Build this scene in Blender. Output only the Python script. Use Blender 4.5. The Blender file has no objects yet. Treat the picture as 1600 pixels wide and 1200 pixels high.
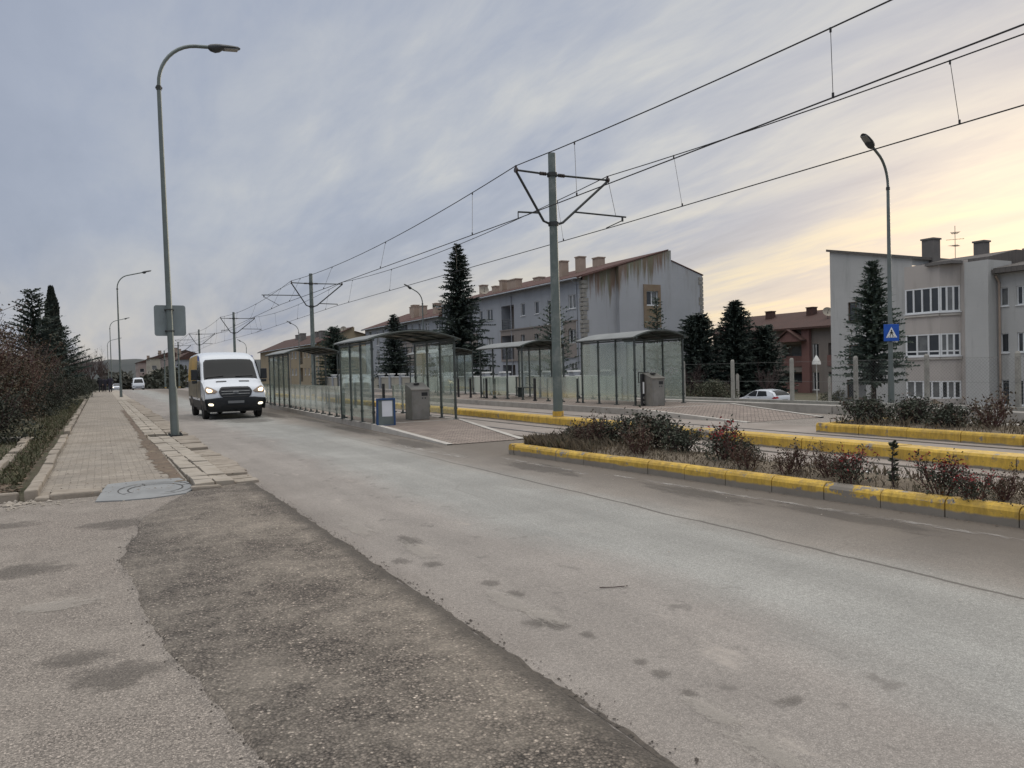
import bpy, math, random
from mathutils import Vector, Matrix
from mathutils.geometry import tessellate_polygon
R = math.radians
scn = bpy.context.scene
COL = scn.collection
rnd = random.Random(7)

# ------------------------------------------------------------------ materials
class NT:
    def __init__(s, name):
        s.m = bpy.data.materials.new(name); s.m.use_nodes = True
        s.t = s.m.node_tree; s.n = s.t.nodes; s.l = s.t.links
        s.bsdf = s.n['Principled BSDF']; s.out = s.n['Material Output']
        s.tc = s.n.new('ShaderNodeTexCoord').outputs['Object']
    def link(s, a, b): s.l.new(a, b)
    def setin(s, node, key, v):
        i = node.inputs[key]
        if hasattr(v, 'is_linked') or isinstance(v, bpy.types.NodeSocket): s.l.new(v, i)
        else: i.default_value = v
    def map(s, scale=(1,1,1), rot=(0,0,0), src=None):
        n = s.n.new('ShaderNodeMapping'); n.inputs['Scale'].default_value = scale; n.inputs['Rotation'].default_value = rot
        s.link(src or s.tc, n.inputs['Vector']); return n.outputs['Vector']
    def noise(s, scale, detail=4, rough=.55, vec=None, dist=0.):
        n = s.n.new('ShaderNodeTexNoise'); n.inputs['Scale'].default_value = scale; n.inputs['Detail'].default_value = detail
        n.inputs['Roughness'].default_value = rough; n.inputs['Distortion'].default_value = dist
        s.link(vec or s.tc, n.inputs['Vector']); return n.outputs['Fac']
    def voro(s, scale, feature='F1', vec=None, rand=1.):
        n = s.n.new('ShaderNodeTexVoronoi'); n.feature = feature; n.inputs['Scale'].default_value = scale; n.inputs['Randomness'].default_value = rand
        s.link(vec or s.tc, n.inputs['Vector']); return n
    def ramp(s, fac, *stops):
        n = s.n.new('ShaderNodeValToRGB'); e = n.color_ramp.elements
        while len(e) < len(stops): e.new(.5)
        for i, (p, c) in enumerate(stops):
            e[i].position = p
            e[i].color = (c, c, c, 1) if not isinstance(c, (tuple, list)) else (c[0], c[1], c[2], 1)
        s.link(fac, n.inputs['Fac']); return n.outputs['Color']
    def mix(s, fac, a, b, mode='MIX'):
        n = s.n.new('ShaderNodeMix'); n.data_type = 'RGBA'; n.blend_type = mode
        for k, v in ((0, fac), (6, a), (7, b)):
            if isinstance(v, bpy.types.NodeSocket): s.l.new(v, n.inputs[k])
            elif k == 0: n.inputs[0].default_value = v
            else: n.inputs[k].default_value = (v[0], v[1], v[2], 1)
        return n.outputs[2]
    def math(s, op, a, b=0., c=None):
        n = s.n.new('ShaderNodeMath'); n.operation = op
        for k, v in ((0, a), (1, b), (2, c)):
            if v is None: continue
            if isinstance(v, bpy.types.NodeSocket): s.l.new(v, n.inputs[k])
            else: n.inputs[k].default_value = v
        return n.outputs[0]
    def xyz(s, src=None):
        n = s.n.new('ShaderNodeSeparateXYZ'); s.link(src or s.tc, n.inputs[0]); return n.outputs
    def bump(s, h, strength=.4, dist=.01):
        n = s.n.new('ShaderNodeBump'); n.inputs['Strength'].default_value = strength; n.inputs['Distance'].default_value = dist
        s.link(h, n.inputs['Height']); s.link(n.outputs['Normal'], s.bsdf.inputs['Normal'])
    def set(s, col=None, rough=None, metal=None, **kw):
        if col is not None: s.setin(s.bsdf, 'Base Color', col if isinstance(col, bpy.types.NodeSocket) else (col[0], col[1], col[2], 1))
        if rough is not None: s.setin(s.bsdf, 'Roughness', rough)
        if metal is not None: s.setin(s.bsdf, 'Metallic', metal)
        for k, v in kw.items(): s.setin(s.bsdf, k.replace('_', ' '), v)
        return s.m

def m_plain(name, a, b=None, scale=6, rough=.7, metal=0., bump=.0, bdist=.01, stain=None, bscale=None):
    t = NT(name); b = b or tuple(x*.75 for x in a)
    c = t.mix(t.ramp(t.noise(scale, 5, .6), (.3, 0.), (.7, 1.)), a, b)
    if stain:
        c = t.mix(t.ramp(t.noise(stain[1], 6, .65, dist=.4), (.5, 0.), (.72, stain[2])), c, stain[0])
    if bump: t.bump(t.noise(bscale or scale*6, 4, .6), bump, bdist)
    return t.set(c, rough, metal)

M = {}
# --- ground materials
def mk_asphalt(name, cols, stone=70, patch=.8, dark=.6, bumpd=.006, sand=None, gap=.35, edges=None, hi=1.7):
    t = NT(name)
    v = t.voro(stone, vec=None); v2 = t.voro(stone*2.6)
    big = t.noise(patch, 7, .62, dist=.25); mid = t.noise(patch*5, 6, .65); fine = t.noise(stone*.45, 4, .7)
    base = t.mix(t.ramp(big, (.28, 0.), (.70, 1.)), cols[0], cols[1])
    sep = t.n.new('ShaderNodeSeparateColor'); t.link(v.outputs['Color'], sep.inputs[0])
    st = t.ramp(sep.outputs[0], (0., .45), (.5, .85), (.86, 1.15), (.93, 1.4), (1., hi))
    c = t.mix(1., base, st, 'MULTIPLY')
    c = t.mix(1., c, t.ramp(v.outputs['Distance'], (.3, 1.), (.8, gap)), 'MULTIPLY')
    sep2 = t.n.new('ShaderNodeSeparateColor'); t.link(v2.outputs['Color'], sep2.inputs[0])
    c = t.mix(1., c, t.ramp(sep2.outputs[1], (0., .72), (.9, 1.15), (1., 1.5)), 'MULTIPLY')
    c = t.mix(1., c, t.ramp(fine, (.25, .62), (.75, 1.35)), 'MULTIPLY')
    if sand:
        sf = t.math('ADD', t.math('MULTIPLY', mid, .55), t.math('MULTIPLY', big, .75))
        c = t.mix(t.ramp(sf, (.56, 0.), (.82, sand[1])), c, t.mix(1., sand[0], t.ramp(fine, (.25, .7), (.75, 1.28)), 'MULTIPLY'))
    c = t.mix(t.ramp(t.noise(patch*1.9, 7, .7), (.55, 0.), (.78, dark)), c, tuple(x*.5 for x in cols[0]))
    if edges:
        x = t.xyz()[0]; w = t.math('MULTIPLY', t.math('SUBTRACT', t.noise(6., 6, .7), .5), .22)
        e = t.ramp(t.math('ADD', t.math('SUBTRACT', x, 1.), w), (.70, 0.), (.86, .85))
        c = t.mix(e, c, (.062,.054,.046))
    t.bump(t.math('ADD', v.outputs['Distance'], t.math('MULTIPLY', fine, .6)), .6, bumpd)
    return t.set(c, .92)
M['patch'] = mk_asphalt('coarse_asphalt', ((.165,.140,.117), (.232,.201,.170)), 75, .7, .4, .014, ((.335,.295,.245), .6), .3, True, 2.8)
M['old'] = mk_asphalt('old_asphalt', ((.315,.277,.242), (.255,.226,.198)), 130, .6, .6, .002, ((.36,.325,.285), .4), .6, None, 1.7)

def mk_road():
    t = NT('road_asphalt')
    o = t.xyz(); wob = t.noise(.35, 4, .6)
    x = t.math('ADD', o[0], t.math('MULTIPLY', t.math('SUBTRACT', wob, .5), 1.5))
    xr = t.math('DIVIDE', t.math('SUBTRACT', x, 1.5), 6.)        # 1.5..7.5 -> 0..1
    c = t.ramp(xr, (.0, (.19,.165,.145)), (.10, (.275,.25,.226)), (.27, (.287,.264,.242)), (.37, (.306,.304,.286)), (.56, (.298,.296,.277)), (.66, (.255,.232,.205)), (.85, (.20,.18,.158)))
    lng = t.map((1., .12, 1.)); streak = t.noise(1.7, 6, .65, lng)
    c = t.mix(1., c, t.ramp(streak, (.25, .8), (.75, 1.16)), 'MULTIPLY')
    v = t.voro(210); sp = t.n.new('ShaderNodeSeparateColor'); t.link(v.outputs['Color'], sp.inputs[0])
    c = t.mix(1., c, t.ramp(sp.outputs[0], (0., .70), (.7, 1.), (1., 1.35)), 'MULTIPLY')
    c = t.mix(1., c, t.ramp(t.noise(34, 6, .8), (.25, .70), (.75, 1.28)), 'MULTIPLY')
    c = t.mix(1., c, t.ramp(t.noise(.9, 6, .65), (.3, .86), (.7, 1.1)), 'MULTIPLY')
    # oil spots and worn patches in the kerb-side lane
    zone = t.ramp(xr, (.1, 0.), (.16, 1.), (.3, 1.), (.4, 0.15), (1., .1))
    sp1 = t.ramp(t.noise(3.0, 5, .65, t.map((1.2, .9, 1))), (.60, 0.), (.68, .6))
    c = t.mix(t.math('MULTIPLY', sp1, zone), c, (.12,.11,.1))
    sp2 = t.ramp(t.noise(2.1, 6, .7, t.map((1.4, .5, 1))), (.6, 0.), (.7, .6))
    c = t.mix(t.math('MULTIPLY', sp2, zone), c, (.40,.36,.32))
    # long paving joint with tar
    jx = t.math('ABSOLUTE', t.math('ADD', t.math('SUBTRACT', o[0], 5.13), t.math('MULTIPLY', t.math('SUBTRACT', t.noise(.9, 5, .6), .5), .16)))
    near = t.ramp(t.math('DIVIDE', o[1], 60.), (.15, 1.), (.35, 0.))
    c = t.mix(t.math('MULTIPLY', t.ramp(jx, (.008, .85), (.03, 0.)), near), c, (.07,.062,.055))
    # tracked dirt along the platform edge
    ed = t.ramp(t.math('ADD', o[0], t.math('MULTIPLY', t.noise(.8, 5), .6)), (0., 0.), (1., 1.))
    far = t.ramp(t.math('DIVIDE', t.math('ADD', o[0], t.math('MULTIPLY', t.noise(1.1, 5), .5)), 10.), (.54, 0.), (.66, .72))
    c = t.mix(far, c, (.125,.105,.085))
    # fine crack network
    cr = t.voro(.55, 'DISTANCE_TO_EDGE', t.map((1, .7, 1)))
    cm = t.math('MULTIPLY', t.ramp(cr.outputs['Distance'], (.002, .3), (.006, 0.)), t.ramp(t.noise(.35, 3), (.56, 0.), (.66, 1.)))
    c = t.mix(cm, c, (.1,.09,.08))
    t.bump(t.math('ADD', v.outputs['Distance'], t.noise(30, 4)), .35, .004)
    return t.set(c, .88)
M['road'] = mk_road()

def mk_pavers(name, bw, rh, c1, c2, mortar, rot=0., msize=.007, dirt=((.2,.165,.125), .6)):
    t = NT(name)
    wv = t.n.new('ShaderNodeTexNoise'); wv.inputs['Scale'].default_value = 1.7; t.link(t.tc, wv.inputs['Vector'])
    av = t.n.new('ShaderNodeVectorMath'); av.operation = 'MULTIPLY_ADD'; t.link(wv.outputs['Color'], av.inputs[0]); av.inputs[1].default_value = (.05,.05,0); t.link(t.tc, av.inputs[2])
    vec = t.map((1,1,1), (0,0,rot), av.outputs[0])
    b = t.n.new('ShaderNodeTexBrick'); b.inputs['Scale'].default_value = 1.; b.inputs['Brick Width'].default_value = bw; b.inputs['Row Height'].default_value = rh
    b.inputs['Mortar Size'].default_value = msize; b.inputs['Mortar Smooth'].default_value = .3; b.inputs['Bias'].default_value = -.1
    b.inputs['Color1'].default_value = (*c1, 1); b.inputs['Color2'].default_value = (*c2, 1); b.inputs['Mortar'].default_value = (*mortar, 1)
    t.link(vec, b.inputs['Vector'])
    c = t.mix(1., b.outputs['Color'], t.ramp(t.noise(1.3, 6, .65), (.25, .72), (.75, 1.2)), 'MULTIPLY')
    c = t.mix(1., c, t.ramp(t.noise(45, 4, .7), (.2, .8), (.8, 1.2)), 'MULTIPLY')
    c = t.mix(t.ramp(t.noise(.75, 6, .7, dist=.5), (.5, 0.), (.7, dirt[1])), c, dirt[0])
    t.bump(t.math('ADD', t.math('MULTIPLY', b.outputs['Fac'], -1.), t.math('MULTIPLY', t.noise(40, 4), .3)), .6, .006)
    return t.set(c, .9)
M['paver'] = mk_pavers('walk_pavers', .2, .1, (.315,.28,.235), (.25,.222,.188), (.15,.128,.105), 0, .006, ((.19,.16,.125), .75))
M['rampaver'] = mk_pavers('ramp_pavers', .2, .1, (.33,.275,.235), (.235,.19,.165), (.07,.056,.048), R(45), .013, ((.2,.17,.14), .4))
M['slab'] = m_plain('pale_slab', (.39,.35,.295), (.29,.26,.22), 3, .9, bump=.3, stain=((.22,.18,.135), 1.5, .7))
M['kerbgrey'] = m_plain('kerb_concrete', (.34,.30,.25), (.25,.215,.175), 4, .92, bump=.5, bdist=.012, stain=((.15,.125,.1), 2.2, .7))
M['conc'] = m_plain('concrete', (.36,.34,.31), (.27,.255,.235), 3, .9, bump=.3, stain=((.18,.165,.15), 1.1, .6))
M['concpale'] = m_plain('pale_concrete', (.5,.48,.44), (.4,.38,.35), 3, .9, bump=.2, stain=((.3,.27,.24), 1.3, .5))
M['postconc'] = m_plain('post_concrete', (.38,.37,.33), (.27,.26,.24), 5, .9, bump=.3, stain=((.2,.19,.165), 3, .5))
M['trackbed'] = m_plain('track_concrete', (.33,.29,.26), (.25,.22,.195), .8, .9, bump=.3, bscale=30, stain=((.19,.16,.135), .5, .7))
M['rail'] = m_plain('rail_steel', (.06,.055,.05), (.10,.09,.08), 6, .45, .6)
def mk_patchcement():
    t = NT('cement_patch')
    c = t.mix(t.ramp(t.noise(2.5, 6, .65), (.3, 0.), (.7, 1.)), (.27,.28,.285), (.20,.208,.212))
    c = t.mix(t.ramp(t.noise(6, 5, .7), (.6, 0.), (.75, .6)), c, (.2,.18,.15))
    t.bump(t.noise(20, 5), .3, .006); return t.set(c, .85)
M['cement'] = mk_patchcement()
def mk_dirt():
    t = NT('ground_earth')
    c = t.mix(t.ramp(t.noise(.7, 6, .7), (.35, 0.), (.65, 1.)), (.12,.10,.072), (.085,.09,.05))
    c = t.mix(1., c, t.ramp(t.noise(14, 6, .75), (.25, .6), (.75, 1.35)), 'MULTIPLY')
    t.bump(t.noise(10, 6, .7), .8, .04); return t.set(c, 1.)
M['earth'] = mk_dirt()
M['soil'] = m_plain('planter_soil', (.12,.095,.07), (.2,.165,.12), 9, 1., bump=.8, bdist=.03)
def mk_marking():
    t = NT('worn_marking'); c = t.mix(t.noise(8, 4), (.62,.6,.57), (.5,.48,.45))
    t.set(c, .85)
    tr = t.n.new('ShaderNodeBsdfTransparent'); mx = t.n.new('ShaderNodeMixShader')
    f = t.ramp(t.noise(5, 7, .75, t.map((1.6, .5, 1))), (.47, 0.), (.68, .6))
    t.link(f, mx.inputs[0]); t.link(tr.outputs[0], mx.inputs[1]); t.link(t.bsdf.outputs[0], mx.inputs[2]); t.link(mx.outputs[0], t.out.inputs[0])
    return t.m
M['marking'] = mk_marking()
def mk_yellow(name, lim, chip):
    t = NT(name); o = t.xyz()
    conc = t.mix(t.noise(5, 5), (.27,.245,.21), (.17,.15,.125))
    yel = t.mix(t.ramp(t.noise(2.5, 5, .6), (.3, 0.), (.7, 1.)), (.68,.45,.07), (.50,.32,.055))
    yel = t.mix(t.ramp(t.noise(7, 7, .75), (.48, 0.), (.72, .75)), yel, (.30,.21,.085))
    z = t.math('ADD', o[2], t.math('MULTIPLY', t.math('SUBTRACT', t.noise(3.5, 6, .7), .5), .10))
    f = t.ramp(z, (lim-.012, 0.), (lim+.008, 1.))
    yel = t.mix(1., yel, t.ramp(t.noise(5., 6, .75, t.map((2.2, 2.2, .5))), (.28, .55), (.62, 1.08)), 'MULTIPLY')
    yel = t.mix(t.ramp(t.noise(26, 5, .8), (.58, 0.), (.70, .7)), yel, (.16,.12,.07))
    ch = t.ramp(t.noise(4.2, 7, .72), (chip, 1.), (chip+.02, 0.))
    c = t.mix(t.math('MULTIPLY', f, ch), conc, yel)
    t.bump(t.noise(25, 5, .65), .35, .008); return t.set(c, .75)
M['yellow'] = mk_yellow('yellow_kerb_paint', .078, .575)
M['yellow_worn'] = mk_yellow('worn_yellow_paint', .075, .47)
M['yellow_full'] = mk_yellow('yellow_kerb_paint_full', .035, .60)
# --- metals, glass
M['lampgrey'] = m_plain('lamp_pole_paint', (.17,.20,.195), (.125,.15,.147), 2, .5, .35, stain=((.16,.15,.13), 4, .4))
M['lampdark'] = m_plain('lamp_head_grey', (.075,.085,.09), (.05,.055,.06), 3, .45, .3)
M['lens'] = m_plain('lamp_lens', (.28,.29,.29), (.22,.23,.23), 3, .15)
M['mast'] = m_plain('mast_paint', (.10,.13,.125), (.155,.185,.178), 1.3, .6, .25, stain=((.36,.37,.35), 2.2, .6))
M['bracket'] = m_plain('bracket_steel', (.055,.06,.062), (.04,.045,.045), 4, .6, .4)
M['insul'] = m_plain('insulator', (.05,.035,.03), None, 4, .35)
M['wire'] = m_plain('copper_wire_dark', (.035,.036,.04), None, 4, .6, .3)
M['frame'] = m_plain('shelter_steel', (.095,.11,.105), (.06,.072,.068), 4, .45, .5)
M['roofmetal'] = m_plain('shelter_roof_sheet', (.24,.255,.25), (.17,.18,.178), 1.2, .55, .3, stain=((.2,.2,.19), 2, .5))
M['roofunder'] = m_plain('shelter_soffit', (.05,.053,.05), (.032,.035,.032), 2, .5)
M['steel'] = m_plain('brushed_steel', (.30,.29,.265), (.22,.215,.2), 3, .42, .55, stain=((.16,.145,.12), 4, .4))
M['black'] = m_plain('black_paint', (.018,.019,.021), None, 5, .45)
M['rubber'] = m_plain('tyre_rubber', (.016,.016,.017), (.026,.025,.024), 12, .85)
M['signback'] = m_plain('sign_back', (.26,.30,.31), (.21,.245,.25), 2.5, .5, .4, stain=((.18,.19,.18), 4, .4))
M['blue'] = m_plain('blue_paint', (.02,.07,.19), (.015,.05,.14), 5, .45)
M['signblue'] = m_plain('sign_blue', (.012,.10,.50), None, 5, .4)
M['white'] = m_plain('white_paint', (.78,.79,.78), (.7,.71,.7), 3, .5)
M['poster'] = m_plain('poster_paper', (.68,.70,.74), (.6,.62,.66), 3, .6)
def mk_glass(name, tint, frost, rough=.04, diffuse=(.52,.58,.55), refl=.42):
    t = NT(name)
    tr = t.n.new('ShaderNodeBsdfTransparent'); tr.inputs[0].default_value = (*tint, 1)
    gl = t.n.new('ShaderNodeBsdfGlossy'); gl.inputs['Roughness'].default_value = rough; gl.inputs[0].default_value = (.85,.92,.9,1)
    df = t.n.new('ShaderNodeBsdfTranslucent'); df.inputs[0].default_value = (*diffuse, 1)
    d2 = t.n.new('ShaderNodeBsdfDiffuse'); d2.inputs[0].default_value = (*diffuse, 1)
    md = t.n.new('ShaderNodeMixShader'); md.inputs[0].default_value = .55
    t.link(df.outputs[0], md.inputs[1]); t.link(d2.outputs[0], md.inputs[2])
    o = t.xyz(); fz = t.math('ADD', t.math('MULTIPLY', t.noise(1.6, 5, .6), .5), t.math('MULTIPLY', o[2], -.12))
    fr = t.ramp(fz, (0., min(1., frost*1.35)), (.4, frost*.7))
    m1 = t.n.new('ShaderNodeMixShader'); t.link(fr, m1.inputs[0]); t.link(tr.outputs[0], m1.inputs[1]); t.link(md.outputs[0], m1.inputs[2])
    fn = t.n.new('ShaderNodeFresnel'); fn.inputs['IOR'].default_value = 1.45
    m2 = t.n.new('ShaderNodeMixShader'); t.link(t.math('MULTIPLY', fn.outputs[0], refl), m2.inputs[0]); t.link(m1.outputs[0], m2.inputs[1]); t.link(gl.outputs[0], m2.inputs[2])
    t.link(m2.outputs[0], t.out.inputs[0]); t.n.remove(t.bsdf); return t.m
M['glass'] = mk_glass('greenish_glass', (.92,.95,.935), .17)
M['glassclear'] = mk_glass('clear_glass', (.93,.955,.945), .12, refl=.22)
M['glassfrost'] = mk_glass('frosted_glass', (.92,.95,.94), .23, .1, (.66,.70,.68))
M['glassfence'] = mk_glass('pale_fence_glass', (.9,.94,.92), .45, .2, (.66,.71,.68), .12)
M['winglass'] = m_plain('window_glass', (.03,.035,.04), (.05,.055,.06), .6, .06)
M['carglass'] = m_plain('car_glass', (.012,.015,.017), None, 1, .08)
M['carglass'].node_tree.nodes['Principled BSDF'].inputs['Specular IOR Level'].default_value = .22
# --- buildings
def mk_render(name, a, b, stain, sc=.35, streak=.6, top=None, block=True):
    t = NT(name)
    c = t.mix(t.ramp(t.noise(sc, 6, .6), (.3, 0.), (.7, 1.)), a, b)
    st = t.noise(.9, 6, .7, t.map((1.6, 1.6, .22)))
    c = t.mix(t.ramp(st, (.52, 0.), (.75, streak)), c, stain)
    if block:
        o = t.xyz(); g = t.math('ABSOLUTE', t.math('SUBTRACT', t.math('FRACT', t.math('MULTIPLY', o[2], 1.1)), .5))
        c = t.mix(t.math('MULTIPLY', t.ramp(g, (.0, .18), (.03, 0.)), 1.), c, tuple(x*.75 for x in a))
    if top:      # rust and algae washed down from the verge of the roof
        o = t.xyz(); d = t.math('SUBTRACT', t.math('ADD', 10.45, t.math('MULTIPLY', o[0], .29)), o[2])
        sn = t.noise(1.0, 6, .7, t.map((2.3, 2.3, .10))); xn = t.noise(.55, 3, .5, t.map((1., 0., 0.)))
        reach = t.math('ADD', t.math('MULTIPLY', t.math('SUBTRACT', sn, .34), 9.), t.math('MULTIPLY', t.math('SUBTRACT', xn, .42), 7.))
        f = t.math('MULTIPLY', t.ramp(t.math('MULTIPLY', t.math('SUBTRACT', reach, d), .5), (.0, 0.), (.6, .85)), t.ramp(t.math('DIVIDE', o[0], 12.4), (.68, 1.), (.75, .25)))
        c = t.mix(f, c, t.mix(t.ramp(t.noise(1.3, 3, .5, t.map((1.4, 1, .1))), (.42, 0.), (.58, 1.)), (.15,.085,.045), (.13,.125,.06)))
    t.bump(t.noise(18, 5), .25, .01); return t.set(c, .92)
M['wallgrey'] = mk_render('pale_grey_render', (.36,.385,.42), (.31,.33,.365), (.22,.23,.235))
M['gable'] = mk_render('stained_gable_render', (.40,.415,.44), (.35,.365,.385), (.25,.25,.24), top=True)
M['taupe'] = mk_render('taupe_render', (.27,.24,.22), (.23,.205,.19), (.18,.16,.14))
M['wallright'] = mk_render('grey_green_render', (.47,.475,.465), (.41,.415,.407), (.23,.235,.225), .3, .6)
M['bay'] = mk_render('warm_grey_render', (.475,.44,.41), (.42,.39,.365), (.25,.225,.205), .3, .55)
M['tan'] = mk_render('tan_render', (.33,.27,.18), (.28,.23,.16), (.2,.165,.12))
M['pink'] = mk_render('pink_render', (.33,.265,.245), (.29,.24,.22), (.24,.21,.19))
M['cream'] = mk_render('cream_render', (.42,.39,.32), (.36,.34,.29), (.28,.26,.22))
M['redwall'] = mk_render('dark_red_render', (.20,.105,.095), (.16,.09,.082), (.12,.075,.065))
M['greybrown'] = mk_render('grey_brown_render', (.23,.2,.185), (.19,.17,.155), (.14,.125,.11))
M['quoin'] = m_plain('quoin_stone', (.2,.19,.165), (.32,.31,.29), 2.5, .95, bump=.6, bdist=.03)
M['winsurround'] = m_plain('ochre_surround', (.20,.145,.10), (.25,.195,.14), 2, .9, stain=((.2,.17,.08), 1.2, .6))
M['chimney'] = m_plain('chimney_render', (.40,.32,.26), (.33,.265,.215), 1.5, .92, stain=((.22,.18,.14), 1.3, .5))
M['chimgrey'] = m_plain('chimney_grey', (.17,.16,.155), (.13,.125,.12), 1.5, .92)
M['pvc'] = m_plain('window_frame_white', (.74,.76,.77), (.66,.68,.69), 2, .5)
M['brownframe'] = m_plain('window_frame_brown', (.11,.075,.05), None, 2, .6)
M['curtain'] = m_plain('curtain', (.34,.35,.34), (.22,.23,.23), 9, .9)
M['dishgrey'] = m_plain('dish_grey', (.3,.27,.22), None, 3, .5)
def mk_tiles(name, a, b):
    t = NT(name); o = t.xyz()
    c = t.mix(t.ramp(t.noise(1.1, 6, .65), (.3, 0.), (.7, 1.)), a, b)
    w = t.math('FRACT', t.math('MULTIPLY', o[1], 3.3)); w2 = t.math('FRACT', t.math('MULTIPLY', o[0], 2.8))
    c = t.mix(1., c, t.ramp(w, (0., .7), (.2, 1.05), (.9, 1.)), 'MULTIPLY'); c = t.mix(1., c, t.ramp(w2, (0., .65), (.15, 1.)), 'MULTIPLY')
    t.bump(t.math('ADD', w, w2), .7, .03); return t.set(c, .85)
M['tile'] = mk_tiles('red_roof_tiles', (.105,.045,.036), (.07,.036,.03))
M['tilebrown'] = mk_tiles('brown_roof_tiles', (.085,.042,.034), (.06,.034,.028))
M['roofgrey'] = mk_tiles('grey_roof_sheet', (.13,.118,.11), (.10,.093,.088))
# --- plants
def mk_leaf(name, a, b, c3=None, rough=.75):
    t = NT(name)
    c = t.mix(t.ramp(t.noise(9. if 'grass' in name else 2.2, 5, .7), (.35, 0.), (.65, 1.)), a, b)
    if c3: c = t.mix(t.ramp(t.noise(5.5, 3), (.56, 0.), (.66, .9)), c, c3)
    return t.set(c, rough)
M['spruce'] = mk_leaf('spruce_needles', (.032,.050,.042), (.058,.078,.062), None)
M['sprucel'] = mk_leaf('spruce_needles_green', (.055,.085,.068), (.095,.12,.092), None)
M['cypress'] = mk_leaf('cypress_needles', (.012,.019,.015), (.022,.032,.024))
M['bark'] = m_plain('bark', (.06,.048,.04), (.04,.033,.028), 8, .95, bump=.6, bdist=.02)
M['twig'] = m_plain('twig_bark', (.085,.06,.055), (.06,.045,.045), 5, .95)
M['twigred'] = m_plain('red_twig', (.12,.06,.05), (.09,.05,.045), 5, .95)
M['leafbrown'] = mk_leaf('brown_leaf', (.066,.047,.030), (.092,.066,.040), (.05,.055,.028))
M['leafred'] = mk_leaf('dark_red_leaf', (.062,.036,.031), (.05,.034,.03), (.05,.055,.03))
M['leafdark'] = mk_leaf('dark_green_leaf', (.02,.028,.02), (.035,.042,.026), (.055,.045,.028))
M['leafgreen'] = mk_leaf('green_leaf', (.05,.062,.038), (.085,.085,.05), (.10,.07,.045))
M['roseleaf'] = mk_leaf('rose_leaf', (.03,.042,.028), (.06,.066,.042), (.10,.055,.04))
M['rosered'] = mk_leaf('rose_red_leaf', (.28,.02,.022), (.19,.018,.018), (.10,.05,.035))
M['dry'] = mk_leaf('dry_grass', (.165,.13,.085), (.09,.072,.05), (.075,.075,.045))
M['grass'] = mk_leaf('verge_grass', (.06,.07,.032), (.10,.095,.05), (.14,.115,.07))
M['litter'] = mk_leaf('leaf_litter', (.14,.095,.06), (.09,.065,.042), (.18,.14,.09))
M['stone'] = m_plain('pebble', (.42,.38,.33), (.28,.25,.21), 9, .9)
M['hillmat'] = m_plain('wooded_hill', (.038,.047,.050), (.055,.062,.062), .02, 1., bump=.0)  # bluish grey puts the distance haze into the colour of the woods
# --- vehicles
M['vanwhite'] = m_plain('white_car_paint', (.66,.705,.76), (.62,.66,.71), .8, .22)
M['vandark'] = m_plain('dark_bumper_plastic', (.012,.015,.019), (.018,.021,.025), 5, .55)
M['chrome'] = m_plain('grey_trim', (.2,.21,.22), None, 5, .3, .8)
M['lampglass'] = m_plain('headlamp_glass', (.30,.22,.16), (.22,.19,.16), 6, .12)
M['plate'] = m_plain('number_plate_grey', (.22,.23,.24), (.17,.18,.19), 9, .5)
M['rim'] = m_plain('wheel_rim', (.16,.165,.17), None, 5, .4, .6)
M['taillight'] = m_plain('tail_lamp', (.35,.02,.03), None, 5, .2)
M['skin'] = m_plain('skin', (.42,.27,.2), None, 5, .6)
M['cloth1'] = m_plain('black_coat_cloth', (.016,.016,.022), (.024,.024,.03), 8, .95)
M['cloth2'] = m_plain('dark_navy_cloth', (.02,.02,.035), (.03,.028,.04), 8, .95)
M['hair'] = m_plain('dark_hair', (.015,.012,.01), None, 8, .7)
def mk_emit(name, col, st):
    t = NT(name); return t.set((.8,.8,.8), .2, None, Emission_Color=(*col, 1), Emission_Strength=st)
M['headlamp'] = mk_emit('lit_headlamp', (1., .74, .42), 2.3)
M['foglamp'] = mk_emit('lit_fog_lamp', (1., .88, .62), 1.5)
def mk_wrap():
    t = NT('van_side_wrap'); o = t.xyz()
    up = t.mix(t.ramp(t.noise(1.2, 5), (.4, 0.), (.6, 1.)), (.50,.30,.035), (.36,.23,.05))
    lo = t.mix(t.ramp(t.noise(2.2, 6, .7), (.4, 0.), (.62, 1.)), (.25,.22,.16), (.11,.105,.09))
    z = t.math('ADD', o[2], t.math('MULTIPLY', t.noise(1.1, 4), .35))
    return t.set(t.mix(t.ramp(t.math('DIVIDE', z, 3.), (.50, 0.), (.53, 1.)), lo, up), .35)
M['wrap'] = mk_wrap()

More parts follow.
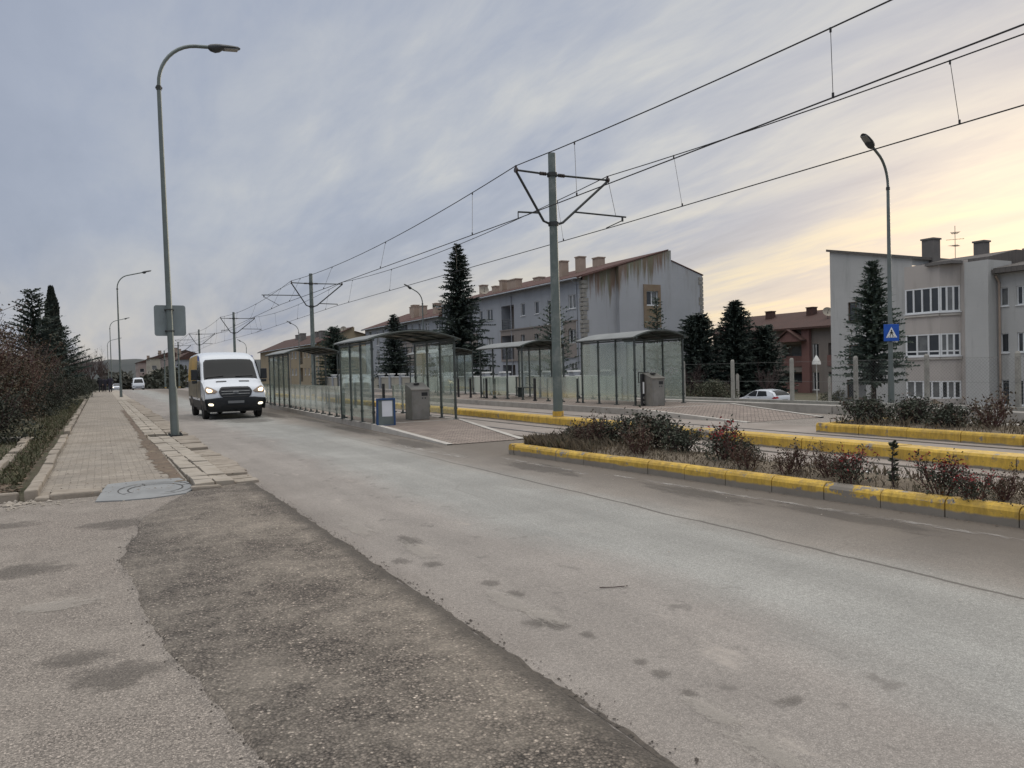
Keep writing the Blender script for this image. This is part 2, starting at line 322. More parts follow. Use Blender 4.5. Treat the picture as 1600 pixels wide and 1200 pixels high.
# ------------------------------------------------------------------ mesh builder
def wloc(o):
    v = Vector((0,0,0))
    while o: v += o.location; o = o.parent
    return v
class MB:
    def __init__(s): s.v = []; s.f = []; s.mi = []; s.cur = 0
    def quad(s, *p):
        i = len(s.v); s.v += [tuple(q) for q in p]; s.f.append(tuple(range(i, i+len(p)))); s.mi.append(s.cur)
    def grid(s, rows, close=False):
        i0 = len(s.v); n = len(rows[0])
        for r in rows: s.v += [tuple(q) for q in r]
        for a in range(len(rows)-1):
            for b in range(n if close else n-1):
                c = (b+1) % n
                s.f.append((i0+a*n+b, i0+a*n+c, i0+(a+1)*n+c, i0+(a+1)*n+b)); s.mi.append(s.cur)
    def box(s, x0, x1, y0, y1, z0, z1, jit=0.):
        j = (lambda: rnd.uniform(-jit, jit)) if jit else (lambda: 0.)
        p = [(x+j(), y+j(), z+(j() if z == z1 else 0)) for z in (z0, z1) for (x, y) in ((x0,y0),(x1,y0),(x1,y1),(x0,y1))]
        i = len(s.v); s.v += p
        for f in ((3,2,1,0),(4,5,6,7),(0,1,5,4),(1,2,6,5),(2,3,7,6),(3,0,4,7)):
            s.f.append(tuple(i+k for k in f)); s.mi.append(s.cur)
    def obox(s, c, U, V, W):   # centre and three half-axis vectors
        c, U, V, W = map(Vector, (c, U, V, W)); i = len(s.v)
        s.v += [tuple(c+a*U+b*V+d*W) for d in (-1,1) for (a,b) in ((-1,-1),(1,-1),(1,1),(-1,1))]
        for f in ((3,2,1,0),(4,5,6,7),(0,1,5,4),(1,2,6,5),(2,3,7,6),(3,0,4,7)):
            s.f.append(tuple(i+k for k in f)); s.mi.append(s.cur)
    def tube(s, pts, r, n=8, cap=True):
        pts = [Vector(p) for p in pts]; rs = r if isinstance(r, (list, tuple)) else [r]*len(pts)
        rows = []; prev = None
        for i, p in enumerate(pts):
            d = (pts[min(i+1, len(pts)-1)]-pts[max(i-1, 0)])
            d = d.normalized() if d.length > 1e-9 else Vector((0,0,1))
            a = prev if prev else (Vector((0,0,1)) if abs(d.z) < .9 else Vector((1,0,0)))
            u = d.cross(a).normalized() if not prev else (prev - d*prev.dot(d)).normalized()
            prev = u; w = d.cross(u)
            rows.append([p+(u*math.cos(2*math.pi*k/n)+w*math.sin(2*math.pi*k/n))*rs[i] for k in range(n)])
        i0 = len(s.v); s.grid(rows, True)
        if cap:
            s.f.append(tuple(i0+k for k in range(n))[::-1]); s.mi.append(s.cur)
            e = i0+(len(rows)-1)*n; s.f.append(tuple(e+k for k in range(n))); s.mi.append(s.cur)
    def lathe(s, c, prof, n=16, axis='z'):
        rows = []
        for (r, h) in prof:
            row = []
            for k in range(n):
                a = 2*math.pi*k/n; u, w = r*math.cos(a), r*math.sin(a)
                row.append((c[0]+u, c[1]+w, c[2]+h) if axis == 'z' else ((c[0]+h, c[1]+u, c[2]+w) if axis == 'x' else (c[0]+u, c[1]+h, c[2]+w)))
            rows.append(row)
        s.grid(rows, True)
    def prism(s, poly, o, U, V, W):   # polygon (u,v) in plane o,U,V, extruded along W
        o, U, V, W = map(Vector, (o, U, V, W)); n = len(poly)
        a = [o+U*p[0]+V*p[1] for p in poly]; b = [q+W for q in a]
        i = len(s.v); s.v += [tuple(q) for q in a+b]
        for t in tessellate_polygon([[Vector((p[0], p[1], 0)) for p in poly]]):
            s.f.append(tuple(i+k for k in t)); s.mi.append(s.cur); s.f.append(tuple(i+n+k for k in reversed(t))); s.mi.append(s.cur)
        for k in range(n):
            j = (k+1) % n; s.f.append((i+k, i+j, i+n+j, i+n+k)); s.mi.append(s.cur)
    def build(s, name, mats, parent=None, smooth=False, kind=None, label=None, bevel=0.):
        me = bpy.data.meshes.new(name); o = bpy.data.objects.new(name, me); COL.objects.link(o)
        off = Vector((0,0,0))
        if parent: off = wloc(parent); o.parent = parent
        me.from_pydata([(p[0]-off.x, p[1]-off.y, p[2]-off.z) for p in s.v], [], s.f)
        ml = mats if isinstance(mats, (list, tuple)) else [mats]
        for m in ml: me.materials.append(M[m])
        if len(ml) > 1: me.polygons.foreach_set('material_index', s.mi)
        if smooth:
            me.polygons.foreach_set('use_smooth', [True]*len(me.polygons))
            if smooth != 'all':
                try: me.set_sharp_from_angle(angle=R(40))
                except Exception: pass
        me.update()
        if bevel:
            b = o.modifiers.new('bevel', 'BEVEL'); b.width = bevel; b.segments = 2; b.limit_method = 'ANGLE'; b.angle_limit = R(40)
        if kind: o['kind'] = kind
        if label: o['label'] = label
        return o
def tag(o, label, cat, group=None):
    o['label'] = label; o['category'] = cat
    if group: o['group'] = group
    return o
def thing(name, label, cat, loc=(0,0,0), group=None):
    o = bpy.data.objects.new(name, None); o.empty_display_size = .2; COL.objects.link(o); o.location = loc
    return tag(o, label, cat, group)
def dup(root, loc, rz=0., scale=1., label=None):
    def cp(o, par):
        c = o.copy(); COL.objects.link(c); c.parent = par
        for ch in o.children: cp(ch, c)
        return c
    r = cp(root, None); r.location = loc; r.rotation_euler = (0, 0, rz)
    r.scale = (scale,)*3 if not isinstance(scale, (tuple, list)) else scale
    if label: r['label'] = label
    return r
def sm(a, b, x):
    t = max(0., min(1., (x-a)/(b-a))); return t*t*(3-2*t)
def gl(y):
    d = max(0., y-100); return -.012*d*min(1., d/30.) if d < 800 else -9.6
def gz(x, y):
    z = gl(y)
    z += -.32*sm(16.9, 18.6, x) - .85*sm(22.4, 30, x) - .75*sm(30, 42, x)
    return z

# ------------------------------------------------------------------ the setting
def sheet(name, mat, xs, ys, zf, label=None):
    mb = MB(); mb.grid([[(x, y, zf(x, y)) for x in xs] for y in ys])
    o = mb.build(name, mat, smooth='all'); o['kind'] = 'structure'
    if label: o['label'] = label
    return o
def fr(a, b, st):
    n = max(1, int(round((b-a)/st))); return [a+(b-a)*i/n for i in range(n+1)]
gxs = [-2500,-900,-400,-150,-60,-25,-12,-6,-3,-1.8,-1.2,-.9,0,2,6,12,16.6,17.2,17.8,18.4,19,22.3,23,24,25,26.5,28,30,33,36,39,42,50,80,150,400,900,2500]
gys = [-2500,-600,-120,-30,-8,0,4,8,11,12,14] + fr(16,100,4)[0:] + [105,112,120,130,145,165,200,260,340,450,600,800,1200,2600]
def ground_z(x, y):
    z = gz(x, y) - .035
    if x < -1. and y > 11.5: z += .12*sm(-1., -2., x) + (.05*math.sin(x*1.7+y*.6) if x > -25 else 0)
    return z
sheet('ground', 'earth', gxs, gys, ground_z)
LONG = fr(-14, 100, 3) + [106,114,124,136,150,170,200,250,330]
sheet('road', 'road', [1.86, 4.2, 6.3, 8.5], LONG, lambda x, y: gl(y) + .0)
sheet('side_street', 'old', [-30, -8, -2, 0, 1.0, 1.855], [-14, -4, 2, 6, 9, 11.62], lambda x, y: -.002 + (.02*sm(-1, -8, x)))
sheet('tram_track_bed', 'trackbed', [8.42, 9.5, 10.6, 11.0, 12.6, 14.2, 14.6], LONG, lambda x, y: gl(y)+.006)
sheet('service_road', 'old', [14.6, 16.6, 17.2, 17.8, 18.4, 19, 22.1], LONG, lambda x, y: gz(x, y)+.006)
sheet('lower_street', 'old', [27, 33, 39, 44], [12, 24, 36, 50, 80], lambda x, y: gz(x, y)+.01)
# the coarse darker asphalt apron with its ragged edges
mb = MB()
L = [(.78,-2),(.78,1.2),(.70,2.2),(.55,3.1),(.42,4.0),(.3,4.8),(.24,5.6),(.2,6.46),(.12,7.3),(.18,7.9),(.26,8.3),(.36,9.2),(.62,10.1),(.95,10.9),(1.3,11.35),(1.62,11.5)]
def lx(y):
    for (a, b) in zip(L, L[1:]):
        if a[1] <= y <= b[1]: return a[0]+(b[0]-a[0])*(y-a[1])/(b[1]-a[1])
    return L[-1][0]
rows = []; y = -2.
prng = random.Random(3); ja = jb = 0.
while y < 11.5:
    ja = ja*.8+prng.uniform(-.013, .013); jb = jb*.75+prng.uniform(-.014, .014)
    a, b = lx(y)+ja, 1.89+jb-.02*sm(6, 11, y)
    rows.append([(a-.02, y, -.004), (a, y, .012), (a+(b-a)*.5, y, .016), (b-.02, y, .014), (b+.025, y, -.003)]); y += .06
mb.grid(rows)
o = mb.build('asphalt_apron', 'patch', smooth='all', kind='structure')
# dirt caught along the apron edge
mb = MB(); prng = random.Random(8)
rows = []; wj = .03
for yy in fr(1.0, 11.3, .05):
    wj = max(.004, wj*.6+.4*.016+prng.uniform(-.014, .014)); c = 1.90+.006*math.sin(yy*5)-.02*sm(6, 11, yy)
    rows.append([(c-.01, yy, .003), (c+wj*.5, yy, .0045), (c+wj, yy, .002)])
mb.grid(rows)
M['seamdirt'] = m_plain('edge_dirt', (.125,.108,.09), (.06,.053,.046), 30, 1., bump=.6)
o = mb.build('edge_dirt', 'seamdirt', kind='structure')
# sidewalk
sw = MB(); sw.box(-.78, 1.06, 11.95, 100, -.1, .055)
o = sw.build('sidewalk', 'paver'); o['kind'] = 'structure'
o = sheet('sidewalk_far', 'paver', [-.78, 1.06], [100,104,110,120,135,160], lambda x, y: gl(y)+.053)
# strip of pale slabs and edging slabs beside the walk
sl = MB(); prng = random.Random(5)
def slab(x0, x1, y0, y1, z, mb, j=.012):
    dz = prng.uniform(-.008, .008); dx = prng.uniform(-j, j); c = .012
    mb.box(x0+dx+c*.5, x1+dx-c*.5, y0+c*.6, y1-c*.6, -.05, z+dz, .006)
y = 11.35
while y < 60:
    if not 20.6 < y < 21.9:
        st = .42 if y < 24 else .5
        off = -.13*sm(12, 22, y)
        slab(1.1+off, 1.36+off, y, y+st, .075, sl); slab(1.365+off, 1.62+off, y+.04, y+st+.04, .075, sl)
        y += st
    else: y += .2
sl.build('slab_strip', 'slab', kind='structure', bevel=.006)
sl = MB(); y = 11.45
while y < 60:
    if not 20.9 < y < 21.7:
        if prng.random() > .06: slab(1.63-.12*sm(12,22,y), 2.0+.04*math.sin(y), y, y+.33, .045 if y < 17 else .06, sl, .02)
    y += .335 + (.08 if prng.random() > .85 else 0)
sl.build('edging_slabs', 'kerbgrey', kind='structure', bevel=.012)
sheet('slab_strip_far', 'slab', [.96, 1.95], fr(60, 100, 4)+[110,120,135,160], lambda x, y: gl(y)+.05)
# ragged edge of dirt between walk and strip
dm = MB(); dr = []; dw = .1; prng = random.Random(9)
for yy in fr(11.9, 40, .05):
    dw = .8*dw+.2*prng.uniform(.0, .32); w = max(.01, dw*(1.5 if 13 < yy < 20 else 1)+prng.uniform(-.02, .02))
    dr.append([(1.0-w, yy, .059), (1.03, yy, .0595)])
dm.grid(dr)
dm.build('walk_edge_dirt', 'litter', kind='structure')

# manhole in a patch of cement at the foot of the walk
mh = thing('manhole_cover', 'round manhole cover set in a smooth grey cement patch at the end of the sidewalk', 'manhole cover', (.55, 11.55, 0))
mb = MB()
out = [(-.10,10.98),(.2,10.86),(.55,10.84),(.95,10.98),(1.08,11.3),(1.06,11.75),(.98,12.25),(.5,12.3),(.05,12.2),(-.02,11.7)]
cz = lambda p: .012+.055*sm(10.9, 12.2, p[1])
i = [(x, y, cz((x, y))) for x, y in out]
for a, b in zip(out, out[1:]+out[:1]):
    m = (.52, 11.6)
    mb.quad((*a, cz(a)), (*b, cz(b)), (*m, cz(m)))
    mb.quad((*a, -.03), (*b, -.03), (*b, cz(b)), (*a, cz(a)))
mb.build('cement_surround', 'cement', mh)
def ringmb(r0, r1, cx, cy, dz, n=40):
    m = MB()
    m.grid([[(cx+r*math.cos(2*math.pi*k/n), cy+r*math.sin(2*math.pi*k/n)*1.0, cz((0, cy+r*math.sin(2*math.pi*k/n)))+dz) for k in range(n)] for r in (r0, r1)], True); return m
M['groove'] = m_plain('groove_dirt', (.09,.09,.088), (.06,.06,.058), 8, 1.)
m = ringmb(.33, .35, .62, 11.5, .005); m2 = ringmb(.45, .465, .62, 11.5, .005); 
m.v += m2.v; m.f += [tuple(k+80 for k in f) for f in m2.f]; m.mi += m2.mi
for a in (.3, 1.9, 3.6, 5.2):
    u = Vector((math.cos(a), math.sin(a), 0)); w = Vector((-u.y, u.x, 0))*.008
    p, q = Vector((.62, 11.5, 0))+u*.35, Vector((.62, 11.5, 0))+u*.45
    for P in (p, q): P.z = cz(P)+.0052
    m.quad(p-w, q-w, q+w, p+w)
m.build('groove', 'groove', mh)

# stone edging on the left of the walk
ed = thing('stone_edging', 'row of weathered pale kerbstones along the left side of the sidewalk', 'kerb', (-.85, 11.7, 0))
y = 11.62; prng = random.Random(11)
while y < 62:
    ln = prng.uniform(.85, 1.05); j = prng.uniform(-.02, .02)
    if prng.random() > .07 or y < 20:
        m = MB(); x = -.83-.0022*(y-12)
        m.box(x-.075+j, x+.08+j, y, y+ln-.03, -.05, .145+prng.uniform(-.03, .02), .012); m.build('kerb_stone', 'kerbgrey', ed, bevel=.02)
    y += ln
ed = thing('garden_edging', 'short run of broken kerbstones in the soil at the far left beside the hedge', 'kerb', (-1.6, 18, 0))
y = 14.2
while y < 22.8:
    ln = prng.uniform(.7, 1.0); j = prng.uniform(-.02, .02)
    m = MB(); x = -1.52-.012*(y-15)
    m.box(x-.08+j, x+.08+j, y, y+ln-.04, -.05, .17+prng.uniform(-.04, .03), .015); m.build('kerb_stone', 'kerbgrey', ed, bevel=.02)
    y += ln
for k, (x0, x1, y0, y1, h, lb) in enumerate(((-.62,-.02,11.55,11.93,.075,'large chipped pale slab beside the cement manhole patch'), (-.78,-.63,11.5,11.95,.06,'small chipped slab between the end kerbstone and the larger slab'), (-1.6,-.98,11.7,11.95,.11,'grey kerbstone lying crosswise left of the pale edging'), (1.05,1.42,11.18,11.4,.05,'long chipped kerbstone at the near end of the pale slab strip'), (-2.6,-1.75,22.2,22.5,.16,'dark mossy kerbstone lying crosswise in front of the hedge'))):
    m = MB(); m.box(x0, x1, y0, y1, -.05, h, .02); o = m.build('loose_slab', 'kerbgrey' if k < 4 else 'conc', bevel=.025); tag(o, lb, 'stone slab', 'loose slabs at the end of the sidewalk')
# rubble and leaf litter
def pebbles(n, fx, mat='stone', s0=.01, s1=.04, seed=1):
    m = MB(); g = random.Random(seed)
    for _ in range(n):
        x, y, z = fx(g); s = g.uniform(s0, s1)*(.5+g.random()); a = g.random()*6.3
        P = []
        for (u, v, w) in ((1,0,0),(0,1,0),(-1,0,0),(0,-1,0)):
            r = s*g.uniform(.6, 1.2); P.append((x+r*math.cos(a)*u-r*math.sin(a)*v, y+r*math.sin(a)*u+r*math.cos(a)*v, z+s*.15))
        T = (x+g.uniform(-.2,.2)*s, y+g.uniform(-.2,.2)*s, z+s*g.uniform(.5,.9))
        for k in range(4): m.quad(P[k], P[(k+1)%4], T)
    return m
g0 = lambda g: (g.gauss(-1.15, .35), g.gauss(11.35, .18), 0.)
pebbles(160, g0, s0=.012, s1=.045).build('gravel', 'stone', kind='stuff', label='pale rubble scattered at the end of the left kerb')
pebbles(500, lambda g: (g.uniform(-3.5, .9), 11.45-abs(g.gauss(0, .28)), .0), 'litter', .004, .014, 2).build('gravel', 'stone', kind='stuff', label='fine grit washed along the end of the sidewalk')
pebbles(260, lambda g: (g.uniform(.3, 6.5), g.uniform(2.3, 11), .012), 'stone', .003, .009, 5).build('gravel', 'stone', kind='stuff', label='loose grit scattered on the asphalt')
def leaves_flat(n, fx, mat, s, seed, name='leaf_litter', label=None):
    m = MB(); g = random.Random(seed)
    for _ in range(n):
        x, y, z = fx(g); a = g.random()*6.3; r = s*g.uniform(.5, 1.2); t = g.uniform(-.5, .5)
        c, d = math.cos(a)*r, math.sin(a)*r
        m.quad((x-c, y-d, z), (x+d*.5, y-c*.5, z+r*abs(t)), (x+c, y+d, z+r*.2), (x-d*.5, y+c*.5, z+r*.1))
    return m.build(name, mat, kind='stuff', label=label)
leaves_flat(2600, lambda g: (-1.0-abs(g.gauss(0, .6)), 12+g.random()**2*40, .07+g.random()*.04), 'litter', .045, 3, label='dead brown leaves between the kerb and the hedge')
leaves_flat(420, lambda g: (g.uniform(-.75, 1.9), 11.2+g.random()**2*20, .066), 'litter', .022, 4, label='dead leaves blown onto the sidewalk')
m = MB(); m.tube([(3.02,4.42,.006),(3.1,4.36,.010),(3.2,4.34,.008)], .0035, 5); tag(m.build('twig', 'twig'), 'thin dark twig lying on the asphalt in the near lane', 'twig')

def grass(name, n, fx, h, mat, seed, label, wd=.006):
    m = MB(); g = random.Random(seed)
    for _ in range(n):
        x, y, z = fx(g); a = g.random()*6.3; hh = h*g.uniform(.25, 1.0)*(1.25 if g.random() < .12 else 1); t = hh*g.uniform(.05, .75); w = wd*g.uniform(.7, 1.5)
        c, d = math.cos(a), math.sin(a)
        m.quad((x-d*w, y+c*w, z), (x+d*w, y-c*w, z), (x+c*t*.4+d*w*.7, y+d*t*.4-c*w*.7, z+hh*.65), (x+c*t, y+d*t, z+hh*.95))
    return m.build(name, mat, kind='stuff', label=label)
grass('grass', 9000, lambda g: (-1.05-abs(g.gauss(0, .8)), 13+g.random()**1.5*50, .06), .13, 'grass', 6, 'short rough grass between the left kerb and the hedge', .012)
grass('grass', 260, lambda g: (g.choice((1.04, 1.08))+g.gauss(0, .05), 12+g.random()*40, .055), .04, 'grass', 16, 'weeds growing in the joints beside the slab strip', .008)

# ------------------------------------------------------------------ kerbed islands
def stone_block(P, Q, nrm, prof):    # kerb stone from P to Q (ground points), profile in (inward, z)
    m = MB(); P = Vector((*P, 0)); Q = Vector((*Q, 0)); n = Vector((*nrm, 0))
    d = (Q-P).normalized()*.006; P = P+d; Q = Q-d; j = rnd.uniform(-.006, .006); k = rnd.uniform(-.006, .006)
    a = [P+n*(u+j)+Vector((0,0,z+k*(z > .05))) for u, z in prof]; b = [Q+n*(u+j)+Vector((0,0,z+k*(z > .05))) for u, z in prof]
    N = len(prof)
    for i in range(N-1): m.quad(a[i], b[i], b[i+1], a[i+1])
    m.quad(*reversed(a)); m.quad(*b); return m
PR = [(0,-.03),(0,.135),(.018,.165),(.05,.185),(.17,.182),(.17,-.03)]
isl = thing('planted_island', 'planted traffic island with chipped yellow kerbstones beside the near lane', 'traffic island', (7.4, 6, 0))
js = [12.25,11.54,10.82,10.09,9.37,8.65,7.95,7.25,6.55,5.86,5.2,4.55,3.9,3.2,2.5,1.8,1.0]
xi = lambda y: 6.46+.62*(12.25-y)/7.0 if y > 5.2 else 7.085+.09*(5.2-y)
for k, (a, b) in enumerate(zip(js, js[1:])):
    st = stone_block((xi(a), a), (xi(b), b), (1, 0), PR)
    w = k in (4, 9)
    st.build('kerb_stone', 'yellow_worn' if k == 9 else 'yellow', isl, label='kerbstone with much of its yellow paint worn to grey' if k == 9 else None)
st = stone_block((8.3, 12.25), (xi(12.25)+.18, 12.25), (0, -1), PR); 
for (a, b) in ((8.3, 7.6), (7.6, 6.96)):
    stone_block((a, 12.25), (b, 12.25), (0, -1), PR).build('kerb_stone', 'yellow', isl)
stone_block((xi(12.25)+.49, 12.25), (xi(12.25), 12.25), (0, -1), PR).build('kerb_stone', 'yellow', isl)
for y0 in fr(1, 12, 1.0)[:-1]:
    stone_block((8.42, y0), (8.42, y0+1), (-1, 0), [(0,-.03),(0,.10),(.1,.10),(.1,-.03)]).build('kerb_edge', 'concpale', isl)
m = MB(); g = random.Random(21)
m.grid([[(xi(y)+.1+(8.36-xi(y)-.1)*t, y, .125+.06*math.sin(math.pi*t)+g.uniform(-.02, .02)) for t in (0,.15,.3,.45,.6,.75,.9,1.)] for y in fr(1, 12.15, .3)])
m.build('soil', 'soil', isl, smooth='all')
# low yellow wall between the two tracks
PM = [(0,-.03),(0,.18),(.03,.215),(.42,.215),(.45,.18),(.45,-.03)]
mid = thing('median_kerb', 'long low yellow kerb running between the two tram tracks', 'kerb', (10.8, 20, 0))
y = .5; k = 0
while y < 90:
    ln = 1.75 if y < 30 else 3.5
    st = stone_block((10.56, y+ln), (10.56, y), (1, 0), PM)
    st.build('kerb_stone', 'yellow_worn' if k in (6,) else 'yellow_full', mid, label='kerbstone of the track divider with paint worn to grey' if k == 6 else None); y += ln; k += 1
far = thing('planted_island', 'second planted island with yellow kerbs beyond both tram tracks', 'traffic island', (14.6, 6, 0))
js2 = [11.45, 10.4, 9.35, 8.3, 7.25, 6.2, 5.1, 4., 2.9]
for a, b in zip(js2, js2[1:]): stone_block((13.52, a), (13.52, b), (1, 0), [(u, z*1.1) for u, z in PR]).build('kerb_stone', 'yellow_full', far)
for a, b in ((15.9, 14.9), (14.9, 14.0), (14.0, 13.52)): stone_block((a, 11.45), (b, 11.45), (0, -1), [(u, z*1.1) for u, z in PR]).build('kerb_stone', 'yellow', far)
m = MB(); m.grid([[(13.62+2.35*t, y, .15+.05*math.sin(math.pi*t)+g.uniform(-.02,.02)) for t in (0,.2,.4,.6,.8,1.)] for y in fr(2.9, 11.38, .4)]); m.build('soil', 'soil', far, smooth='all')
m = MB(); m.box(15.9, 16.05, 2.9, 11.45, -.05, .17); m.build('kerb_edge', 'concpale', far)
# rails
for k, x in enumerate((9.02, 10.02, 12.12, 13.12)):
    m = MB()
    ys = LONG
    for (dx0, dx1, h) in ((-.035, .035, .014),):
        m.grid([[(x+dx0, y, gl(y)+.004), (x+dx0, y, gl(y)+h), (x+dx1, y, gl(y)+h), (x+dx1, y, gl(y)+.004)] for y in ys])
    m.grid([[(x+.055, y, gl(y)+.009), (x+.10, y, gl(y)+.009)] for y in ys])
    tag(m.build('tram_rail', 'rail'), ('left rail of the near tram track, beside the planted island', 'right rail of the near tram track, beside the yellow track divider', 'left rail of the far tram track, just beyond the yellow track divider', 'right rail of the far tram track, nearest the far platform')[k], 'rail', 'tram rails')
# stains on the asphalt
def mk_stain(name, col, lo, hi, amt):
    t = NT(name); t.set(col, .8)
    o = t.xyz(); r = t.math('SQRT', t.math('ADD', t.math('MULTIPLY', o[0], o[0]), t.math('MULTIPLY', o[1], o[1])))
    oi = t.n.new('ShaderNodeObjectInfo'); av = t.n.new('ShaderNodeVectorMath'); av.operation = 'MULTIPLY_ADD'; t.link(oi.outputs['Random'], av.inputs[0]); av.inputs[1].default_value = (37,11,5); t.link(t.tc, av.inputs[2])
    f = t.math('SUBTRACT', t.math('MULTIPLY', t.noise(2.0, 9, .8, av.outputs[0]), 3.0), t.math('MULTIPLY', r, 1.0))
    tr = t.n.new('ShaderNodeBsdfTransparent'); mx = t.n.new('ShaderNodeMixShader'); t.link(t.ramp(f, (lo, 0.), (hi, amt)), mx.inputs[0])
    t.link(tr.outputs[0], mx.inputs[1]); t.link(t.bsdf.outputs[0], mx.inputs[2]); t.link(mx.outputs[0], t.out.inputs[0]); return t.m
M['oil'] = mk_stain('oil_stain', (.10,.089,.078), .62, 1.15, .36); M['scuff'] = mk_stain('pale_scuff', (.42,.39,.35), .6, 1.25, .38)
def stain(x, y, rx, ry, mat, z=.007, rz=0.):
    m = MB(); m.lathe((0,0,0), [(.01,0),(.5,0),(1.,0)], 14); o = m.build('oil_stain' if mat == 'oil' else 'pale_scuff', mat, kind='structure'); o.location = (x, y, z); o.scale = (rx, ry, 1); o.rotation_euler = (0,0,rz)
STAINS = [(2.11,5.93,.10,.13,'oil'),(2.29,5.69,.10,.12,'oil'),(2.43,4.95,.09,.10,'oil'),(2.47,4.62,.07,.10,'oil'),(2.27,4.02,.09,.11,'oil'),(2.36,3.92,.09,.10,'oil'),(2.43,3.68,.05,.08,'oil'),(2.43,3.2,.05,.06,'oil'),(2.42,3.02,.07,.07,'oil'),(2.39,2.78,.05,.06,'oil'),(2.71,2.47,.10,.06,'oil'),(2.44,6.6,.12,.3,'oil'),
 (2.38,6.2,.14,.45,'scuff'),(2.33,4.5,.11,.35,'scuff'),(2.37,4.1,.10,.25,'scuff'),(2.33,2.57,.07,.2,'scuff'),(2.29,2.2,.09,.25,'scuff'),(2.2,7.5,.15,.6,'scuff'),
 (.02,4.5,.32,.22,'oil'),(-.15,4.9,.25,.15,'oil'),(-.6,7.4,.4,.3,'oil'),(-.3,6.1,.3,.2,'scuff'),(-1.6,6.2,.5,.3,'oil'),(.15,9.2,.5,.35,'oil'),(-1.2,9.8,.7,.3,'oil'),
 (5.9,20,.3,3.,'oil'),(6.1,26,.25,4.,'oil'),(5.7,30,.35,4.,'oil'),(4.4,27.2,1.1,1.6,'oil'),(5.8,15.5,.4,1.8,'oil'),(5.9,10.2,.35,1.2,'oil'),(6.2,7,.3,1.2,'oil'),(6.45,5,.25,1.2,'oil')]
for k, (x, y, rx, ry, mt) in enumerate(STAINS): stain(x, y, rx, ry, mt, .0065+.0004*(k % 5) if x > 1.9 else .005)
pebbles(420, lambda g: ((lambda y: (1.9+abs(g.gauss(0, .05))-.02*sm(6, 11, y), y, .004))(g.uniform(1.5, 11.2))), 'groove', .003, .009, 15).build('gravel', 'seamdirt', kind='stuff', label='dark crumbs of asphalt along the edge of the coarse apron')
pebbles(300, lambda g: ((lambda y: (lx(y)-abs(g.gauss(0, .05)), y, .0))(g.uniform(2., 11.2))), 'groove', .003, .008, 17).build('gravel', 'seamdirt', kind='stuff', label='dark crumbs of asphalt along the left edge of the coarse apron')
# road markings
def marking(pts, w, z=.006):
    m = MB(); P = [Vector((*p, z)) for p in pts]
    rows = []
    for i, p in enumerate(P):
        d = (P[min(i+1, len(P)-1)]-P[max(i-1, 0)]).normalized(); n = Vector((d.y, -d.x, 0))
        rows.append([p-n*w/2, p+n*w/2])
    m.grid(rows); return m.build('road_marking', 'marking', kind='structure')
marking([(5.42, 15.6), (5.5, 14), (5.62, 12.2)], .2); marking([(5.42, 17.2), (5.42, 16.1)], .14)
marking([(6.1, y) for y in fr(9.2, 11.8, .5)], .12); marking([(6.3+.36*(9-y)/4.5, y) for y in fr(3., 9, .5)], .1)

# ------------------------------------------------------------------ tram platforms
PL = lambda y: 6.32+.035*(y-19.8)
def platform(name, label, xl, xr, y0, y1, z, ramp0, xl0, xr0, kw=.16):
    t = thing(name, label, 'platform', ((xl(y0)+xr)/2, y0, 0))
    ys = fr(y0, y1, 2)
    m = MB(); m.grid([[(xl(y)+kw, y, z-.004), (xr-kw, y, z-.004)] for y in ys]); m.build('paving', 'rampaver', t)
    for s in (0, 1):
        m = MB()
        for a, b in zip(ys, ys[1:]):
            P = [(xl(a), a), (xl(b), b)] if s == 0 else [(xr, a), (xr, b)]
            e = kw if s == 0 else -kw; j = rnd.uniform(-.004, .004)
            q = [(P[0][0], P[0][1]+.006), (P[0][0]+e, P[0][1]+.006), (P[1][0]+e, P[1][1]-.006), (P[1][0], P[1][1]-.006)]
            bot = [(x, y, -.4) for x, y in q]; top = [(x, y, z+j) for x, y in q]
            m.quad(*top); m.quad(bot[0], bot[3], top[3], top[0]); m.quad(bot[1], bot[2], top[2], top[1]); m.quad(bot[0], bot[1], top[1], top[0]); m.quad(bot[2], bot[3], top[3], top[2])
        m.build('edge_stone', 'conc', t, bevel=.01)
    n = 6; m = MB(); rows = []; ks = [[], []]
    for i in range(n+1):
        f = i/n; y = y0+(ramp0-y0)*f; zz = z*(1-f)+.012*f; a = xl(y0)+(xl0-xl(y0))*f; b = xr+(xr0-xr)*f
        rows.append([(a+.14, y, zz), (b-.14, y, zz)])
        ks[0].append([(a, y, -.35), (a, y, zz+.012), (a+.145, y, zz+.012)]); ks[1].append([(b-.145, y, zz+.012), (b, y, zz+.012), (b, y, -.35)])
    m.grid(rows); m.build('ramp', 'rampaver', t)
    for k in ks: m = MB(); m.grid(k); m.build('ramp_edge', 'concpale', t)
    m = MB(); m.box(xl(y0)+.16, xr-.16, y0-.03, y0+.07, -.1, z+.003); m.build('threshold_stone', 'concpale', t)
    return t
platform('tram_platform', 'near tram platform with a paved ramp sloping down towards the crossing', PL, 8.95, 19.75, 41, .15, 14.5, 6.22, 8.05)
platform('tram_platform', 'far tram platform with its paved ramp beyond both tracks', lambda y: 14.32, 18.2, 18.7, 47, .2, 14.3, 14.38, 17.2)

